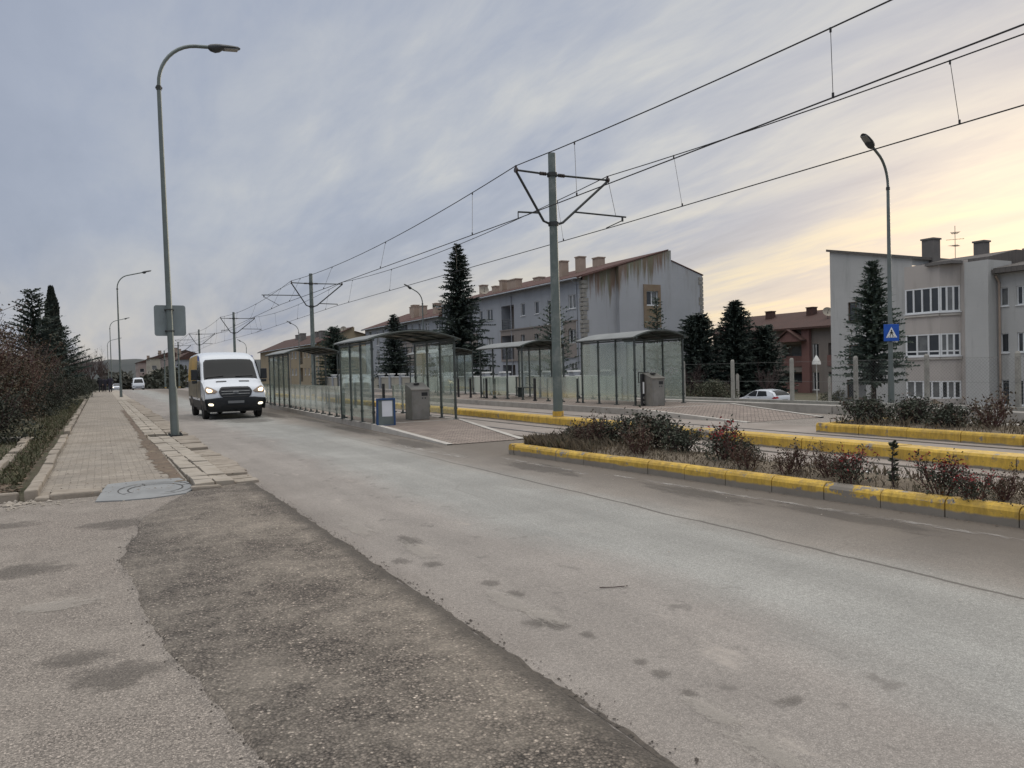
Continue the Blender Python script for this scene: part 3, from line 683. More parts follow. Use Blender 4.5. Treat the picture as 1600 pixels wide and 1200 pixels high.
def post(m, x, y, h, r=.027):
    m.box(x-r, x+r, y-r, y+r, 0, h); m.box(x-.07, x+.07, y-.06, y+.06, 0, .018)
    for z in (.28, h*.52, h-.25): m.box(x-r-.012, x+r+.012, y-r-.012, y+r+.012, z, z+.06)
def shelter(label, loc, W, nb, D, left, right, gl_='glass', posts_right=None, emblem=False):
    t = thing('tram_shelter', label, 'shelter', loc, 'glass shelters on the tram platforms')
    X, Y, Z = loc; H = 2.22
    def put(m, n, mat, par=t, **k):
        m.v = [(a+X, b+Y, c+Z) for a, b, c in m.v]; return m.build(n, mat, par, **k)
    ys = [D*i/nb for i in range(nb+1)]
    for side, x in ((0, 0.), (1, W)):
        full = (left, right)[side]
        use = ys if full else ([ys[0], ys[-1]] if posts_right is None else posts_right)
        for y in use:
            m = MB(); post(m, x, y, H); put(m, 'post', 'frame')
        if full:
            for a, b in zip(ys, ys[1:]):
                m = MB(); m.box(x-.006, x+.006, a+.045, b-.045, .13, H-.1); p = put(m, 'glass_panel', full)
                if emblem and side == 1:
                    m = MB(); c = (a+b)/2; xx = x-.012
                    for k in range(12):
                        a0, a1 = 2*math.pi*k/12, 2*math.pi*(k+1)/12
                        m.quad(*[(xx, c+.08+r*1.5*math.cos(q), 1.12+r*math.sin(q)) for r, q in ((.05, a0), (.05, a1), (.075, a1), (.075, a0))])
                    for s in (-1, 1):
                        m.quad((xx, c-.08, 1.12+s*.09), (xx, c-.24, 1.12), (xx, c-.30, 1.12), (xx, c-.14, 1.12+s*.09)); m.quad((xx, c+.14, 1.12+s*.08), (xx, c-.04, 1.12+s*.10), (xx, c-.04, 1.12+s*.085), (xx, c+.14, 1.12+s*.065))
                    for q in (.26, .33): m.box(xx-.001, xx, c+q, c+q+.035, 1.08, 1.16)
                    put(m, 'emblem', 'white', p)
            m = MB(); m.box(x-.02, x+.02, ys[0], ys[-1], H-.07, H-.02); put(m, 'top_rail', 'frame')
    # barrel roof
    n = 12; e0, e1 = -.16, W+.16
    arc = [(e0+(e1-e0)*i/n, H+.02+.25*math.sin(math.pi*i/n)**.9) for i in range(n+1)]
    y0, y1 = -.14, D+.14
    m = MB(); m.grid([[(x, y, z+.035) for x, z in arc] for y in (y0, D*.5, y1)])
    m.grid([[(arc[i][0], y, arc[i][1]+.035) for y in (y0, y1)] + [] for i in (0,)] + [[(arc[0][0], y, arc[0][1]) for y in (y0, y1)]]); put(m, 'roof_sheet', 'roofmetal', smooth='all')
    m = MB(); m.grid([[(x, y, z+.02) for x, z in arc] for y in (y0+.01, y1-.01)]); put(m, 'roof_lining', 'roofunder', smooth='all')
    for y in [y0+.03]+[D*i/nb for i in range(nb+1)][1:-1]+[y1-.03]:
        m = MB(); m.tube([(x, y, z+.0) for x, z in arc], .035, 6); put(m, 'roof_rib', 'frame')
    for x in (0, W):
        m = MB(); m.box(x-.035, x+.035, y0, y1, H-.005, H+.075); put(m, 'eave_beam', 'frame')
    for i in (3, 6, 9):
        m = MB(); m.box(arc[i][0]-.02, arc[i][0]+.02, y0+.02, y1-.02, arc[i][1]-.045, arc[i][1]+.0); put(m, 'purlin', 'frame')
    return t
shelter('glass tram shelter on the near platform beside the blue framed board', (6.42, 19.85, .15), 2.40, 3, 3.05, 'glass', 'glassclear')
shelter('dark roofed tram shelter on the near platform just behind the white van', (6.85, 32.2, .15), 2.05, 4, 4.0, 'glass', None, posts_right=[0, 2., 4.])
shelter('frosted glass tram shelter with white arrow emblems on the far platform', (15.62, 20.5, .2), 2.05, 3, 3.15, 'glassfrost', 'glassfrost', emblem=True)
shelter('open fronted tram shelter in the middle of the far platform, left of the painted mast', (15.62, 28.2, .2), 2.05, 4, 4.0, None, 'glassclear', posts_right=[0, 1.35, 2.7, 4.0])
shelter('small far tram shelter in front of the tall dark spruce, farthest along the far platform', (15.62, 37.4, .2), 2.05, 4, 4.0, None, 'glass', posts_right=[0, 2., 4.0])

def glass_fence(label, xf, y0, y1, z, n, h=.95, mat='glass', tilt=True):
    t = thing('glass_fence', label, 'glass fence', (xf(y0), y0, z))
    ys = [y0+(y1-y0)*i/n for i in range(n+1)]
    for y in ys:
        m = MB(); x = xf(y); m.box(x-.025, x+.025, y-.025, y+.025, z, z+h-.05); m.box(x-.06, x+.09, y-.05, y+.05, z, z+.04); m.box(x-.035, x+.035, y-.035, y+.035, z+.22, z+.28)
        m.build('post', 'frame', t)
    for a, b in zip(ys, ys[1:]):
        m = MB(); x0, x1 = xf(a), xf(b)
        m.obox(((x0+x1)/2-.03, (a+b)/2, z+.12+(h-.12)/2), ((x1-x0)/2, (b-a)/2-.02, 0), (.006, 0, 0), (0, 0, (h-.12)/2)); m.build('glass_panel', mat, t)
    return t
glass_fence('long low glass fence along the lane side of the near platform between its two shelters', lambda y: PL(y)+.12, 23.15, 32.0, .15, 9, .98, 'glassfrost')
glass_fence('low glass fence past the far shelter of the near platform, behind the van', lambda y: PL(y)+.12, 36.3, 41, .15, 5)
glass_fence('short low glass fence on the track side of the near platform beyond the grey cabinet', lambda y: 8.8, 23.2, 25.0, .15, 2, .95, 'glassclear')
glass_fence('low glass fence on the front of the far platform left of the frosted shelter', lambda y: 15.62, 24.0, 27.2, .2, 3, .95, 'glassfrost')
glass_fence('low glass fence along the back of the far platform behind the open fronted shelter', lambda y: 17.67, 24.0, 28.0, .2, 4, .95, 'glassfence')
glass_fence('low glass fence along the back of the far platform between its two farther shelters', lambda y: 17.67, 32.5, 37.2, .2, 5, .95, 'glassfence')
glass_fence('low glass fence at the farthest end of the far platform', lambda y: 17.67, 41.6, 46.8, .2, 5, .95, 'glassfence')
glass_fence('low front glass fence inside the open fronted far shelter beside its bench', lambda y: 15.62, 29.6, 31.9, .2, 2, .95, 'glassclear')
for y, lb in ((26.9, 'slim black bollard on the far platform just left of the painted mast'), (31.3, 'slim black bollard in front of the open fronted far shelter'), (33.0, 'right one of a black bollard pair left of the open far shelter'), (34.4, 'left one of a black bollard pair left of the open far shelter'), (38.3, 'black bollard on the far platform seen beyond the grey cabinet')):
    m = MB(); m.box(15.42, 15.5, y-.05, y+.05, .2, 1.12); m.box(15.4, 15.52, y-.07, y+.07, .2, .23); tag(m.build('bollard', 'black', bevel=.012), lb, 'bollard', 'black bollards on the tram platforms')
for y, lb in ((25.9, 'black bollard on the near platform right of the blue framed board'), (29.3, 'black bollard on the near platform farther back along the track edge')):
    m = MB(); m.box(8.72, 8.8, y-.05, y+.05, .15, 1.12); m.box(8.7, 8.82, y-.07, y+.07, .15, .18); tag(m.build('bollard', 'black', bevel=.012), lb, 'bollard', 'black bollards on the tram platforms')
# bench in the open far shelter
b = thing('bench', 'dark metal bench under the open fronted far shelter', 'bench', (17.2, 30, .2))
m = MB(); [m.box(17.0+.1*k, 17.07+.1*k, 28.8, 31.4, .63, .66) for k in range(4)]; m.build('seat', 'frame', b)
for y in (29., 31.2):
    m = MB(); m.box(17.03, 17.35, y-.02, y+.02, .2, .63); m.build('leg', 'frame', b)
# steel cabinets
def cabinet(label, x, y, z, w, d, h, face=0):
    t = thing('ticket_cabinet', label, 'ticket cabinet', (x, y, z), 'steel cabinets on the tram platforms')
    m = MB(); m.prism([(-d/2, 0), (d/2, 0), (d/2, h), (-d/2, h-.16)], (x-w/2, y, z), (0,1,0), (0,0,1), (w, 0, 0)); m.build('cabinet_body', 'steel', t, bevel=.012)
    m = MB(); m.obox((x, y-.02, z+h-.07), (w/2+.02, 0, 0), (0, d/2+.03, .09), (0, -.005, .012)); m.build('sloping_top', 'concpale' if face == 0 else 'steel', t)
    m = MB(); m.box(x-w/2+.05, x-.01, y-d/2-.006, y-d/2, z+.08, z+h*.62); m.build('door', 'steel', t)
    m = MB(); m.box(x+.04, x+w/2-.04, y-d/2-.005, y-d/2, z+.66*h, z+.76*h); m.build('display', 'black', t)
    for q in (.07, .15):
        m = MB(); m.lathe((x+q, y-d/2-.004, z+h*.6), [(0, 0), (.025, 0), (.025, .004)], 12, 'y'); m.build('button', 'lampdark', t)
    m = MB(); m.box(x-.06, x+.06, y-.05, y+.1, z+h-.03, z+h+.02); m.build('card_reader', 'black', t)
    return t
cabinet('grey steel cabinet with a pale sloping top on the near platform', 8.0, 20.7, .15, .52, .5, 1.02)
cabinet('grey steel cabinet at the near end of the far platform beside the frosted shelter', 15.95, 19.95, .2, .5, .45, 1.05, 1)
t = thing('turnstile', 'slim dark turnstile with a pale rod beside the far steel cabinet', 'turnstile', (15.66, 20.15, .2))
m = MB(); m.box(15.6, 15.72, 20.1, 20.2, .2, 1.25); m.build('post', 'black', t)
m = MB(); m.tube([(15.64, 20.08, .6), (15.64, 20.08, .98)], .028, 8); m.build('rod', 'white', t)
for zz in (.32, .46): m = MB(); m.lathe((15.66, 20.085, zz), [(.02, 0), (.05, 0), (.05, -.02), (.02, -.02), (.02, 0)], 12, 'y'); m.build('ring', 'steel', t)
t = thing('notice', 'small black outlined notice hanging on the far shelter glass', 'notice', (17.6, 22.95, 1.0))
m = MB()
for z0, z1, y0, y1 in ((.88,.905,22.35,22.95),(1.25,1.275,22.35,22.95),(.905,1.25,22.35,22.375),(.905,1.25,22.925,22.95)): m.box(17.63, 17.65, y0, y1, z0, z1)
m.build('notice_frame', 'black', t)
# blue framed board
t = thing('sandwich_board', 'blue framed notice board with a white poster standing at the platform corner', 'notice board', (6.62, 19.35, .12))
cx, cy, zb = 6.56, 19.25, .1; U = Vector((.97, -.2, 0)); N = Vector((-.2, -.97, 0))
def bd(u0, u1, z0, z1, d0, d1, m):
    c = Vector((cx, cy, 0))+U*(u0+u1)/2+N*(d0+d1)/2; c.z = zb+(z0+z1)/2; m.obox(c, U*(u1-u0)/2, N*(d1-d0)/2, (0,0,(z1-z0)/2))
m = MB(); bd(-.25,.25,.0,.05,-.03,.03,m); bd(-.25,.25,.70,.75,-.03,.03,m); bd(-.25,-.2,.05,.70,-.03,.03,m); bd(.2,.25,.05,.70,-.03,.03,m); m.build('board_frame', 'blue', t, bevel=.006)
m = MB(); bd(-.2,.2,.05,.7,-.008,.008,m); m.build('board_panel', 'lampgrey', t)
m = MB(); bd(-.10,.17,.27,.68,.009,.013,m); m.build('poster', 'poster', t)
for s in (-1, 1):
    m = MB(); c = Vector((cx, cy, zb+.36))+U*.22*s-N*.14; m.obox(c, U*.02, N*.012, (N.x*.1*1.4, N.y*.1*1.4, .36)); m.build('rear_leg', 'blue', t)

# ------------------------------------------------------------------ street lamps
def lamp(label, loc, hs, arm_r, arm_l, head_l, grp, tilt=0., up=0.):
    t = thing('street_lamp', label, 'street lamp', (0,0,0), grp)
    m = MB(); m.tube([(0,0,0),(0,0,1.25)], [.105,.10], 14); m.build('pole_base', 'lampgrey', t, smooth=True)
    m = MB(); m.tube([(0,0,1.25),(0,0,4),(0,0,hs)], [.082,.068,.05], 12); m.build('pole', 'lampgrey', t, smooth=True)
    m = MB(); m.box(-.17,.17,-.17,.17,-.02,.03); [m.box(a-.02,a+.02,b-.02,b+.02,.03,.075) for a in (-.13,.13) for b in (-.13,.13)]; m.build('base_plate', 'bracket', t)
    P = [(0,0,hs-.02)]
    for k in range(1, 11):
        a = R(90-up)*k/10; P.append((arm_r*(1-math.cos(a)), 0, hs+arm_r*1.12*math.sin(a)))
    e = P[-1]; dx, dz = math.cos(R(up)), math.sin(R(up)); P.append((e[0]+dx*arm_l, 0, e[2]+dz*arm_l))
    m = MB(); m.tube(P, [.045]*len(P), 10); m.build('arm', 'lampgrey', t, smooth=True)
    m = MB(); m.tube([(0,0,hs-.12),(0,0,hs-.02)], .065, 10); [m.box(s*.06-.02, s*.06+.02, -.02, .02, hs-.09, hs-.05) for s in (-1,1)]; m.build('collar', 'bracket', t)
    e = Vector(P[-1]); u = Vector((dx,0,dz)); w = Vector((-dz,0,dx))
    m = MB(); rows = []
    for f, hw, up_, dn in ((0,.05,.045,.05),(.06,.09,.07,.10),(.2,.135,.085,.135),(.34,.15,.085,.11),(.45,.155,.08,.045),(.7,.145,.07,.03),(.92,.11,.055,.02),(1.,.05,.03,.0)):
        c = e+u*(f*head_l-.04); row = []
        for k in range(14):
            a = 2*math.pi*k/14; s_ = math.sin(a); row.append(c+Vector((0, hw*math.cos(a), 0))+w*(s_*(up_ if s_ > 0 else dn)))
        rows.append(row)
    m.grid(rows, True); hd = m.build('lamp_head', 'lampdark', t, smooth=True)
    m = MB(); c = e+u*(.70*head_l-.04)-w*.032; m.obox(c, u*(.22*head_l), (0,.105,0), w*.008); m.build('lens', 'lens', hd)
    t.location = loc; t.rotation_euler = (0, 0, 0); return t
G1 = 'street lamps along the left sidewalk'; G2 = 'street lamps along the far side of the tramway'
l1 = lamp('tall grey street lamp on the sidewalk strip carrying the back of a square sign', (1.64,21.28,.05), 8.85, 1.0, .34, .8, G1, up=5)
l1.rotation_euler = (0, R(-.6), 0)
l2 = lamp('second street lamp along the sidewalk, with a rising curved arm, beyond the tall near one', (1.46,69,0), 8.75, .95, 1.2, .7, G1, up=14)
dup(l2, (1.46,121,gl(121)), label='third street lamp along the sidewalk, short in the picture above the distant walkers')
dup(l2, (1.5,168,gl(168)), label='faintest street lamp of the sidewalk row, above the distant bare trees')
r1 = lamp('tall street lamp with a drooping head by the right fence, carrying the blue crossing sign', (24.3,17.35,-.2), 7.7, 1.0, .5, .75, G2, up=28)
r1.rotation_euler = (0, 0, math.pi+R(8))
for (y, lb) in ((61, 'street lamp rising left of the tall dark spruce'), (107, 'street lamp above the tan roofed block far down the tramway'), (150, 'distant street lamp just right of the van roof')):
    dup(r1, (24.3, y, gz(24.3, y)), math.pi, label=lb)
# square sign seen from behind
s = thing('road_sign', 'square grey back of a road sign clamped to the near street lamp', 'road sign', (1.6,21.45,2.6))
m = MB(); pts = []
for cx_, cz_, a0 in ((2.0-.06, 3.38-.06, 0), (1.26+.06, 3.38-.06, 90), (1.26+.06, 2.6+.06, 180), (2.0-.06, 2.6+.06, 270)):
    for k in range(5): a = R(a0+k*22.5); pts.append((cx_+.06*math.cos(a), cz_+.06*math.sin(a)))
m.prism(pts, (0, 21.42, 0), (1,0,0), (0,0,1), (0,.02,0)); m.build('sign_plate', 'signback', s)
for z in (2.72, 3.26):
    m = MB(); m.tube([(1.61+.09*math.cos(a), 21.28+.09*math.sin(a), z) for a in [2*math.pi*k/12 for k in range(13)]], .014, 6, False); m.box(1.5, 1.72, 21.36, 21.42, z-.02, z+.02); m.build('clamp', 'bracket', s)
# pedestrian crossing sign
s = thing('crossing_sign', 'blue square pedestrian crossing sign on the right street lamp', 'road sign', (24.2, 17.2, 2.3))
U = Vector((.80,-.60,0)); N = Vector((-.60,-.80,0)); C0 = Vector((24.3,17.35,0))+N*.115; C0.z = 2.43
m = MB(); m.obox(C0, U*.25, N*.012, (0,0,.295)); m.build('sign_plate', 'signblue', s, bevel=.01)
pp = lambda u, v, d: C0+U*u*.8+Vector((0,0,v*.85))+N*d
m = MB(); m.quad(pp(-.23,-.2,.015), pp(.23,-.2,.015), pp(0,.24,.015)); m.build('triangle', 'white', s)
m = MB(); d = .018
m.quad(*[pp(.0+.03*math.cos(2*math.pi*k/10), .09+.03*math.sin(2*math.pi*k/10), d) for k in range(10)])
m.quad(pp(-.035,-.03,d), pp(.035,-.03,d), pp(.03,.055,d), pp(-.03,.055,d)); m.quad(pp(-.035,-.03,d), pp(-.09,-.15,d), pp(-.055,-.15,d), pp(.0,-.03,d)); m.quad(pp(.0,-.03,d), pp(.05,-.15,d), pp(.085,-.15,d), pp(.035,-.03,d))
m.quad(pp(-.03,.05,d), pp(-.085,-.03,d), pp(-.06,-.04,d), pp(-.02,.02,d)); m.quad(pp(.03,.05,d), pp(.08,-.03,d), pp(.055,-.04,d), pp(.02,.02,d)); m.build('pedestrian_symbol', 'black', s)
m = MB()
for k in range(4): m.quad(pp(-.16+.09*k,-.185,d), pp(-.11+.09*k,-.185,d), pp(-.115+.09*k,-.16,d), pp(-.155+.09*k,-.16,d))
m.build('stripe', 'black', s)
m = MB(); m.tube([(24.3+.1*math.cos(a), 17.35+.1*math.sin(a), 2.43) for a in [2*math.pi*k/12 for k in range(13)]], .015, 6, False); m.build('clamp', 'bracket', s)

# ------------------------------------------------------------------ overhead line
MY = [17.6, 44.2, 73, 100.6, 129, 158]
def cx(k, near):   # the contact wire swings from side to side of the track from mast to mast
    return (9.07 if k % 2 else 9.75) if near else (12.32 if k % 2 else 12.86)
def mast(y, flip, label):
    z0 = gl(y); X = 10.82
    t = thing('catenary_mast', label, 'mast', (X, y, z0+.2), 'overhead line masts between the tram tracks')
    m = MB(); m.tube([(X,y,z0+.0),(X,y,z0+.36)], .15, 14); m.build('mast_foot', 'yellow_full', t, smooth=True)
    m = MB(); m.tube([(X,y,z0+.36),(X+.0,y,z0+3),(X+.0,y,z0+7.25)], [.13,.122,.10], 14); m.build('mast_pole', 'mast', t, smooth=True)
    for z in (6.68, 5.37): m = MB(); m.tube([(X,y,z0+z-.05),(X,y,z0+z+.05)], .14, 12); m.build('clamp', 'bracket', t)
    for s, xe, reach in ((-1, 9.72, -1), (1, 12.62, 1)):
        long = (s == 1) != flip
        m = MB(); m.tube([(X+s*.12,y,z0+6.68),(xe,y,z0+6.70)], .028, 8); m.build('cross_arm', 'bracket', t)
        m = MB(); m.tube([(X+s*.12,y,z0+5.37),(X+s*.3,y,z0+5.43),(xe,y,z0+6.67)], .034, 8); m.build('brace', 'bracket', t)
        m = MB()
        for k in range(4): m.tube([(X+s*(.2+.05*k),y,z0+6.683),(X+s*(.225+.05*k),y,z0+6.684)], .05, 10)
        m.build('insulator', 'insul', t); m = MB()
        m.tube([(xe-.03,y,z0+6.70),(xe+.03,y,z0+6.70)], .07, 10); m.tube([(xe,y,z0+6.70),(xe,y,z0+6.82)], .03, 8); m.build('insulator', 'insul', t)
        xa = X+s*(.65 if long else .42); za = 5.43+(6.67-5.43)*((xa-X)*s-.3)/((xe-X)*s-.3)+.02
        xt = X+s*((2.4 if s > 0 else 2.75) if long else (1.07 if s < 0 else 1.5))
        m = MB(); m.tube([(xa,y,z0+za),(xt,y,z0+za-.02)], .024, 8); zt = z0+za-.02
        if long:
            m.tube([(xe+s*.03,y,z0+6.66),(xt-s*.35,y,zt+.03)], .007, 5)
            m.tube([(xt-s*.12,y,zt),(xt-s*.12,y,zt-.13)], .03, 6); m.tube([(xt-s*.12,y,zt-.1),(cx(flip, s < 0)+0*s,y+.45,z0+5.47)], .014, 6)
        else: m.tube([(xt,y,zt),(xt,y,z0+5.46)], .014, 6)
        m.build('registration_arm', 'bracket', t)
    return t
labs = ['large painted catenary mast on the yellow track divider, nearest the camera', 'second catenary mast, rising behind the dark roof of the tram shelter', 'third catenary mast, rising above the roof of the white van', 'fourth catenary mast, seen just left of the white van', 'fifth catenary mast, small between the near lamp and the van', 'farthest catenary mast, tiny beside the near lamp pole']
for k, y in enumerate(MY): mast(y, k % 2 == 1, labs[k])
ALL = [-9.0]+MY
def wire_pts(k, near, top):
    y0, y1 = ALL[k], ALL[k+1]; n = 14; P = []
    for i in range(n+1):
        f = i/n; y = y0+(y1-y0)*f
        if top: x = 9.72 if near else 12.62; z = 6.81-.37*4*f*(1-f)
        else:
            a, b = cx(max(k-1, 0), near), cx(k, near); x = a+(b-a)*f; z = 5.45
        P.append(Vector((x, y, z+gl(y)*(1 if y > 100 else 0))))
    return P
def at(P, y):
    for a, b in zip(P, P[1:]):
        if a.y <= y <= b.y: return a+(b-a)*((y-a.y)/(b.y-a.y))
    return P[-1]
for near in (True, False):
    side = 'near' if near else 'far'
    for top in (True, False):
        nm = 'messenger_wire' if top else 'contact_wire'
        P = []
        for k in range(len(ALL)-1): P += wire_pts(k, near, top)[(1 if k else 0):]
        lb = ('dark upper carrying wire over the %s tram track' if top else 'dark lower contact wire over the %s tram track') % side
        if top:
            root = thing(nm, lb, 'overhead wire', P[0], 'overhead wires above the tram tracks'); PT = P
        else: PC = P
        m = MB(); m.tube(P, .013, 5, False)
        if top: m.build('cable', 'wire', root)
        else: tag(m.build(nm, 'wire'), lb, 'overhead wire', 'overhead wires above the tram tracks')
    for k in range(len(ALL)-1):
        d = ALL[k+1]-ALL[k]
        offs = (.10, .39, .676, .92) if k else (.12, .37, .633, .895)
        for f in offs:
            y = ALL[k]+d*f; m = MB(); a, b = at(PT, y), at(PC, y); m.tube([a, b], .006, 4); m.tube([b+Vector((0,0,-.01)), b+Vector((0,0,.07))], .02, 6); m.tube([a+Vector((0,0,-.06)), a+Vector((0,0,.01))], .018, 6); m.build('dropper', 'wire', root)

# ------------------------------------------------------------------ far side walls and fences
w = thing('kerb_wall', 'long low concrete kerb wall along the far side of the service road', 'low wall', (22.3, 30, -.3))
y = -2.
while y < 96:
    m = MB(); m.box(22.05, 22.5, y+.01, y+3.98, -.6, -.02+gl(y)); m.build('wall_block', 'conc', w, bevel=.02); y += 4
w = thing('fence_wall', 'low pale concrete footing wall carrying the fence posts on the right', 'low wall', (23.6, 18, -.3))
m = MB(); m.box(23.45, 23.7, -2, 34, -1.2, .02); m.build('footing', 'postconc', w)
fn = thing('wire_fence', 'chain link fence on pale concrete posts along the right side', 'fence', (23.57, 18, 0))
fy = [4.2, 7.05, 9.9, 12.75, 15.55, 18.2, 21.05, 24.2, 27.3, 30.4]
for y in fy:
    m = MB(); h = 1.6; x = 23.57
    m.grid([[(x-.06,y-.06,.0),(x+.06,y-.06,.0),(x+.06,y+.06,.0),(x-.06,y+.06,.0)],[(x-.055,y-.055,h),(x+.055,y-.055,h),(x+.055,y+.055,h),(x-.055,y+.055,h)],[(x-.03,y-.03,h+.06),(x+.03,y-.03,h+.06),(x+.03,y+.03,h+.06),(x-.03,y+.03,h+.06)]], True); m.build('fence_post', 'postconc', fn)
M['fencewire'] = m_plain('galvanised_wire', (.2,.205,.2), None, 5, .5, .3)
m = MB(); x = 23.5; p = .11; H = 1.45
y0, y1 = 4.2, 19.6; n = int((y1-y0+H)/p)
for k in range(n):
    a = y0-H+k*p
    for s in (0, 1):
        q0, q1 = (a, .05), (a+H, .05+H)
        lo, hi = max(q0[0], y0), min(q1[0], y1)
        if hi <= lo: continue
        z0, z1 = .05+(lo-a), .05+(hi-a)
        if s: z0, z1 = H+.1-z0, H+.1-z1
        m.tube([(x, lo, z0), (x, hi, z1)], .0022, 3, False)
for z in (.05, .75, 1.5): m.tube([(x, y0, z), (x, 30.4, z)], .0035, 4, False)
m.build('wire_mesh', 'fencewire', fn)
# smaller inner posts behind the white car
for y, x, lb in ((33.5,33.,'thin inner concrete post behind the white hatchback roof'), (29.5,36.,'thin inner concrete post right of the white hatchback'), (39.5,31.0,'thin inner concrete post left of the white hatchback')):
    m = MB(); z = gz(x, y); m.box(x-.07, x+.07, y-.07, y+.07, z-.1, z+2.1); m.box(x-.04, x+.04, y-.04, y+.04, z+2.1, z+2.16); tag(m.build('concrete_post', 'postconc', bevel=.015), lb, 'post', 'inner concrete posts')
# garden wall with white capped pillars
gw = thing('garden_wall', 'pale garden wall with white capped pillars in front of the long apartment row', 'garden wall', (25.2, 60, -.2))
m = MB(); m.box(25.1, 25.3, 36, 96, -.8, .95); m.build('wall', 'cream', gw)
y = 36.
while y < 96:
    m = MB(); m.box(24.97, 25.43, y-.24, y+.24, -.8, 1.22); p = m.build('pillar', 'wallgrey', gw)
    m = MB(); m.box(24.88, 25.52, y-.32, y+.32, 1.22, 1.32); m.build('cap', 'white', p, bevel=.01)
    m = MB(); m.box(25.03, 25.37, y+.26, y+2.74, .95, 1.02); m.build('coping', 'white', gw); y += 3.

# ------------------------------------------------------------------ buildings
M['winpale'] = m_plain('curtained_glass', (.20,.21,.21), (.10,.105,.11), 1.8, .12)
M['railing'] = m_plain('railing_paint', (.12,.125,.13), None, 4, .6)
brng = random.Random(31)
def facade(mb, O, U, w, h, ops, N, dep=.14):
    O, U, N = Vector(O), Vector(U), Vector(N); Z = Vector((0,0,1))
    us = sorted({0., w, *[o[0] for o in ops], *[o[1] for o in ops]}); vs = sorted({0., h, *[o[2] for o in ops], *[o[3] for o in ops]})
    P = lambda u, v, d=0.: O+U*u+Z*v-N*d
    for a, b in zip(us, us[1:]):
        for c, d in zip(vs, vs[1:]):
            um, vm = (a+b)/2, (c+d)/2
            if not any(o[0] < um < o[1] and o[2] < vm < o[3] for o in ops): mb.quad(P(a,c), P(b,c), P(b,d), P(a,d))
    for o in ops:
        a, b, c, d = o[:4]; D = o[5] if len(o) > 5 else dep
        mb.quad(P(a,c), P(a,c,D), P(b,c,D), P(b,c)); mb.quad(P(a,d), P(b,d), P(b,d,D), P(a,d,D))
        mb.quad(P(a,c), P(a,d), P(a,d,D), P(a,c,D)); mb.quad(P(b,c), P(b,c,D), P(b,d,D), P(b,d))
def window(par, O, U, N, a, b, c, d, nm=2, dep=.1, frame='pvc', pale=None, tr=None, fw=.055, sill=True):
    O, U, N = Vector(O), Vector(U), Vector(N); Z = Vector((0,0,1))
    B = lambda u0,u1,v0,v1,d0,d1,m: m.obox(O+U*(u0+u1)/2+Z*(v0+v1)/2-N*(d0+d1)/2, U*(u1-u0)/2, N*(d1-d0)/2, Z*(v1-v0)/2)
    m = MB()
    B(a,b,c,c+fw,dep-.04,dep+.02,m); B(a,b,d-fw,d,dep-.04,dep+.02,m); B(a,a+fw,c+fw,d-fw,dep-.04,dep+.02,m); B(b-fw,b,c+fw,d-fw,dep-.04,dep+.02,m)
    for k in range(1, nm):
        u = a+(b-a)*k/nm; B(u-fw*.6,u+fw*.6,c+fw,d-fw,dep-.035,dep+.02,m)
    if tr: v = c+(d-c)*tr; B(a+fw,b-fw,v-fw*.5,v+fw*.5,dep-.033,dep+.02,m)
    if sill: B(a-.06,b+.06,c-.06,c-.003,-.07,dep,m)
    f = m.build('window', frame, par)
    m = MB(); n = max(1, nm)
    for k in range(n):
        u0, u1 = a+(b-a)*k/n, a+(b-a)*(k+1)/n
        m.cur = 1 if (brng.random() < (.4 if pale is None else pale)) else 0
        m.quad(*[O+U*u+Z*v-N*(dep+.012) for u, v in ((u0,c),(u1,c),(u1,d),(u0,d))])
    m.build('pane', ['winglass', 'winpale'], f)
    return f
def chimney(par, x, y, z0, z1, sx, sy, mat='chimney'):
    m = MB(); m.box(x-sx/2, x+sx/2, y-sy/2, y+sy/2, z0, z1); m.box(x-sx/2-.06, x+sx/2+.06, y-sy/2-.06, y+sy/2+.06, z1, z1+.10); return m.build('chimney', mat, par)
def dish(label, x, y, z, r, az, par=None):
    t = thing('satellite_dish', label, 'satellite dish', (x, y, z)); n = Vector((math.sin(az), math.cos(az), .55)).normalized(); u = n.cross(Vector((0,0,1))).normalized(); w = n.cross(u)
    c = Vector((x, y, z+.75)); m = MB()
    m.grid([[c+n*(.16*(q*q))*r*2-n*.1+(u*math.cos(2*math.pi*k/16)+w*math.sin(2*math.pi*k/16))*q*r for k in range(16)] for q in (.02,.35,.7,1.)], True); m.build('reflector', 'dishgrey', t, smooth='all')
    m = MB(); m.tube([(x,y,z-.3),(x,y,z+.72)], .035, 6); m.build('mount', 'bracket', t)
    m = MB(); m.tube([c-w*0+u*0-n*.1, c+n*r*.9], .015, 5); m.tube([c+n*r*.86, c+n*r*.96], .04, 6); m.build('feed_arm', 'bracket', t)

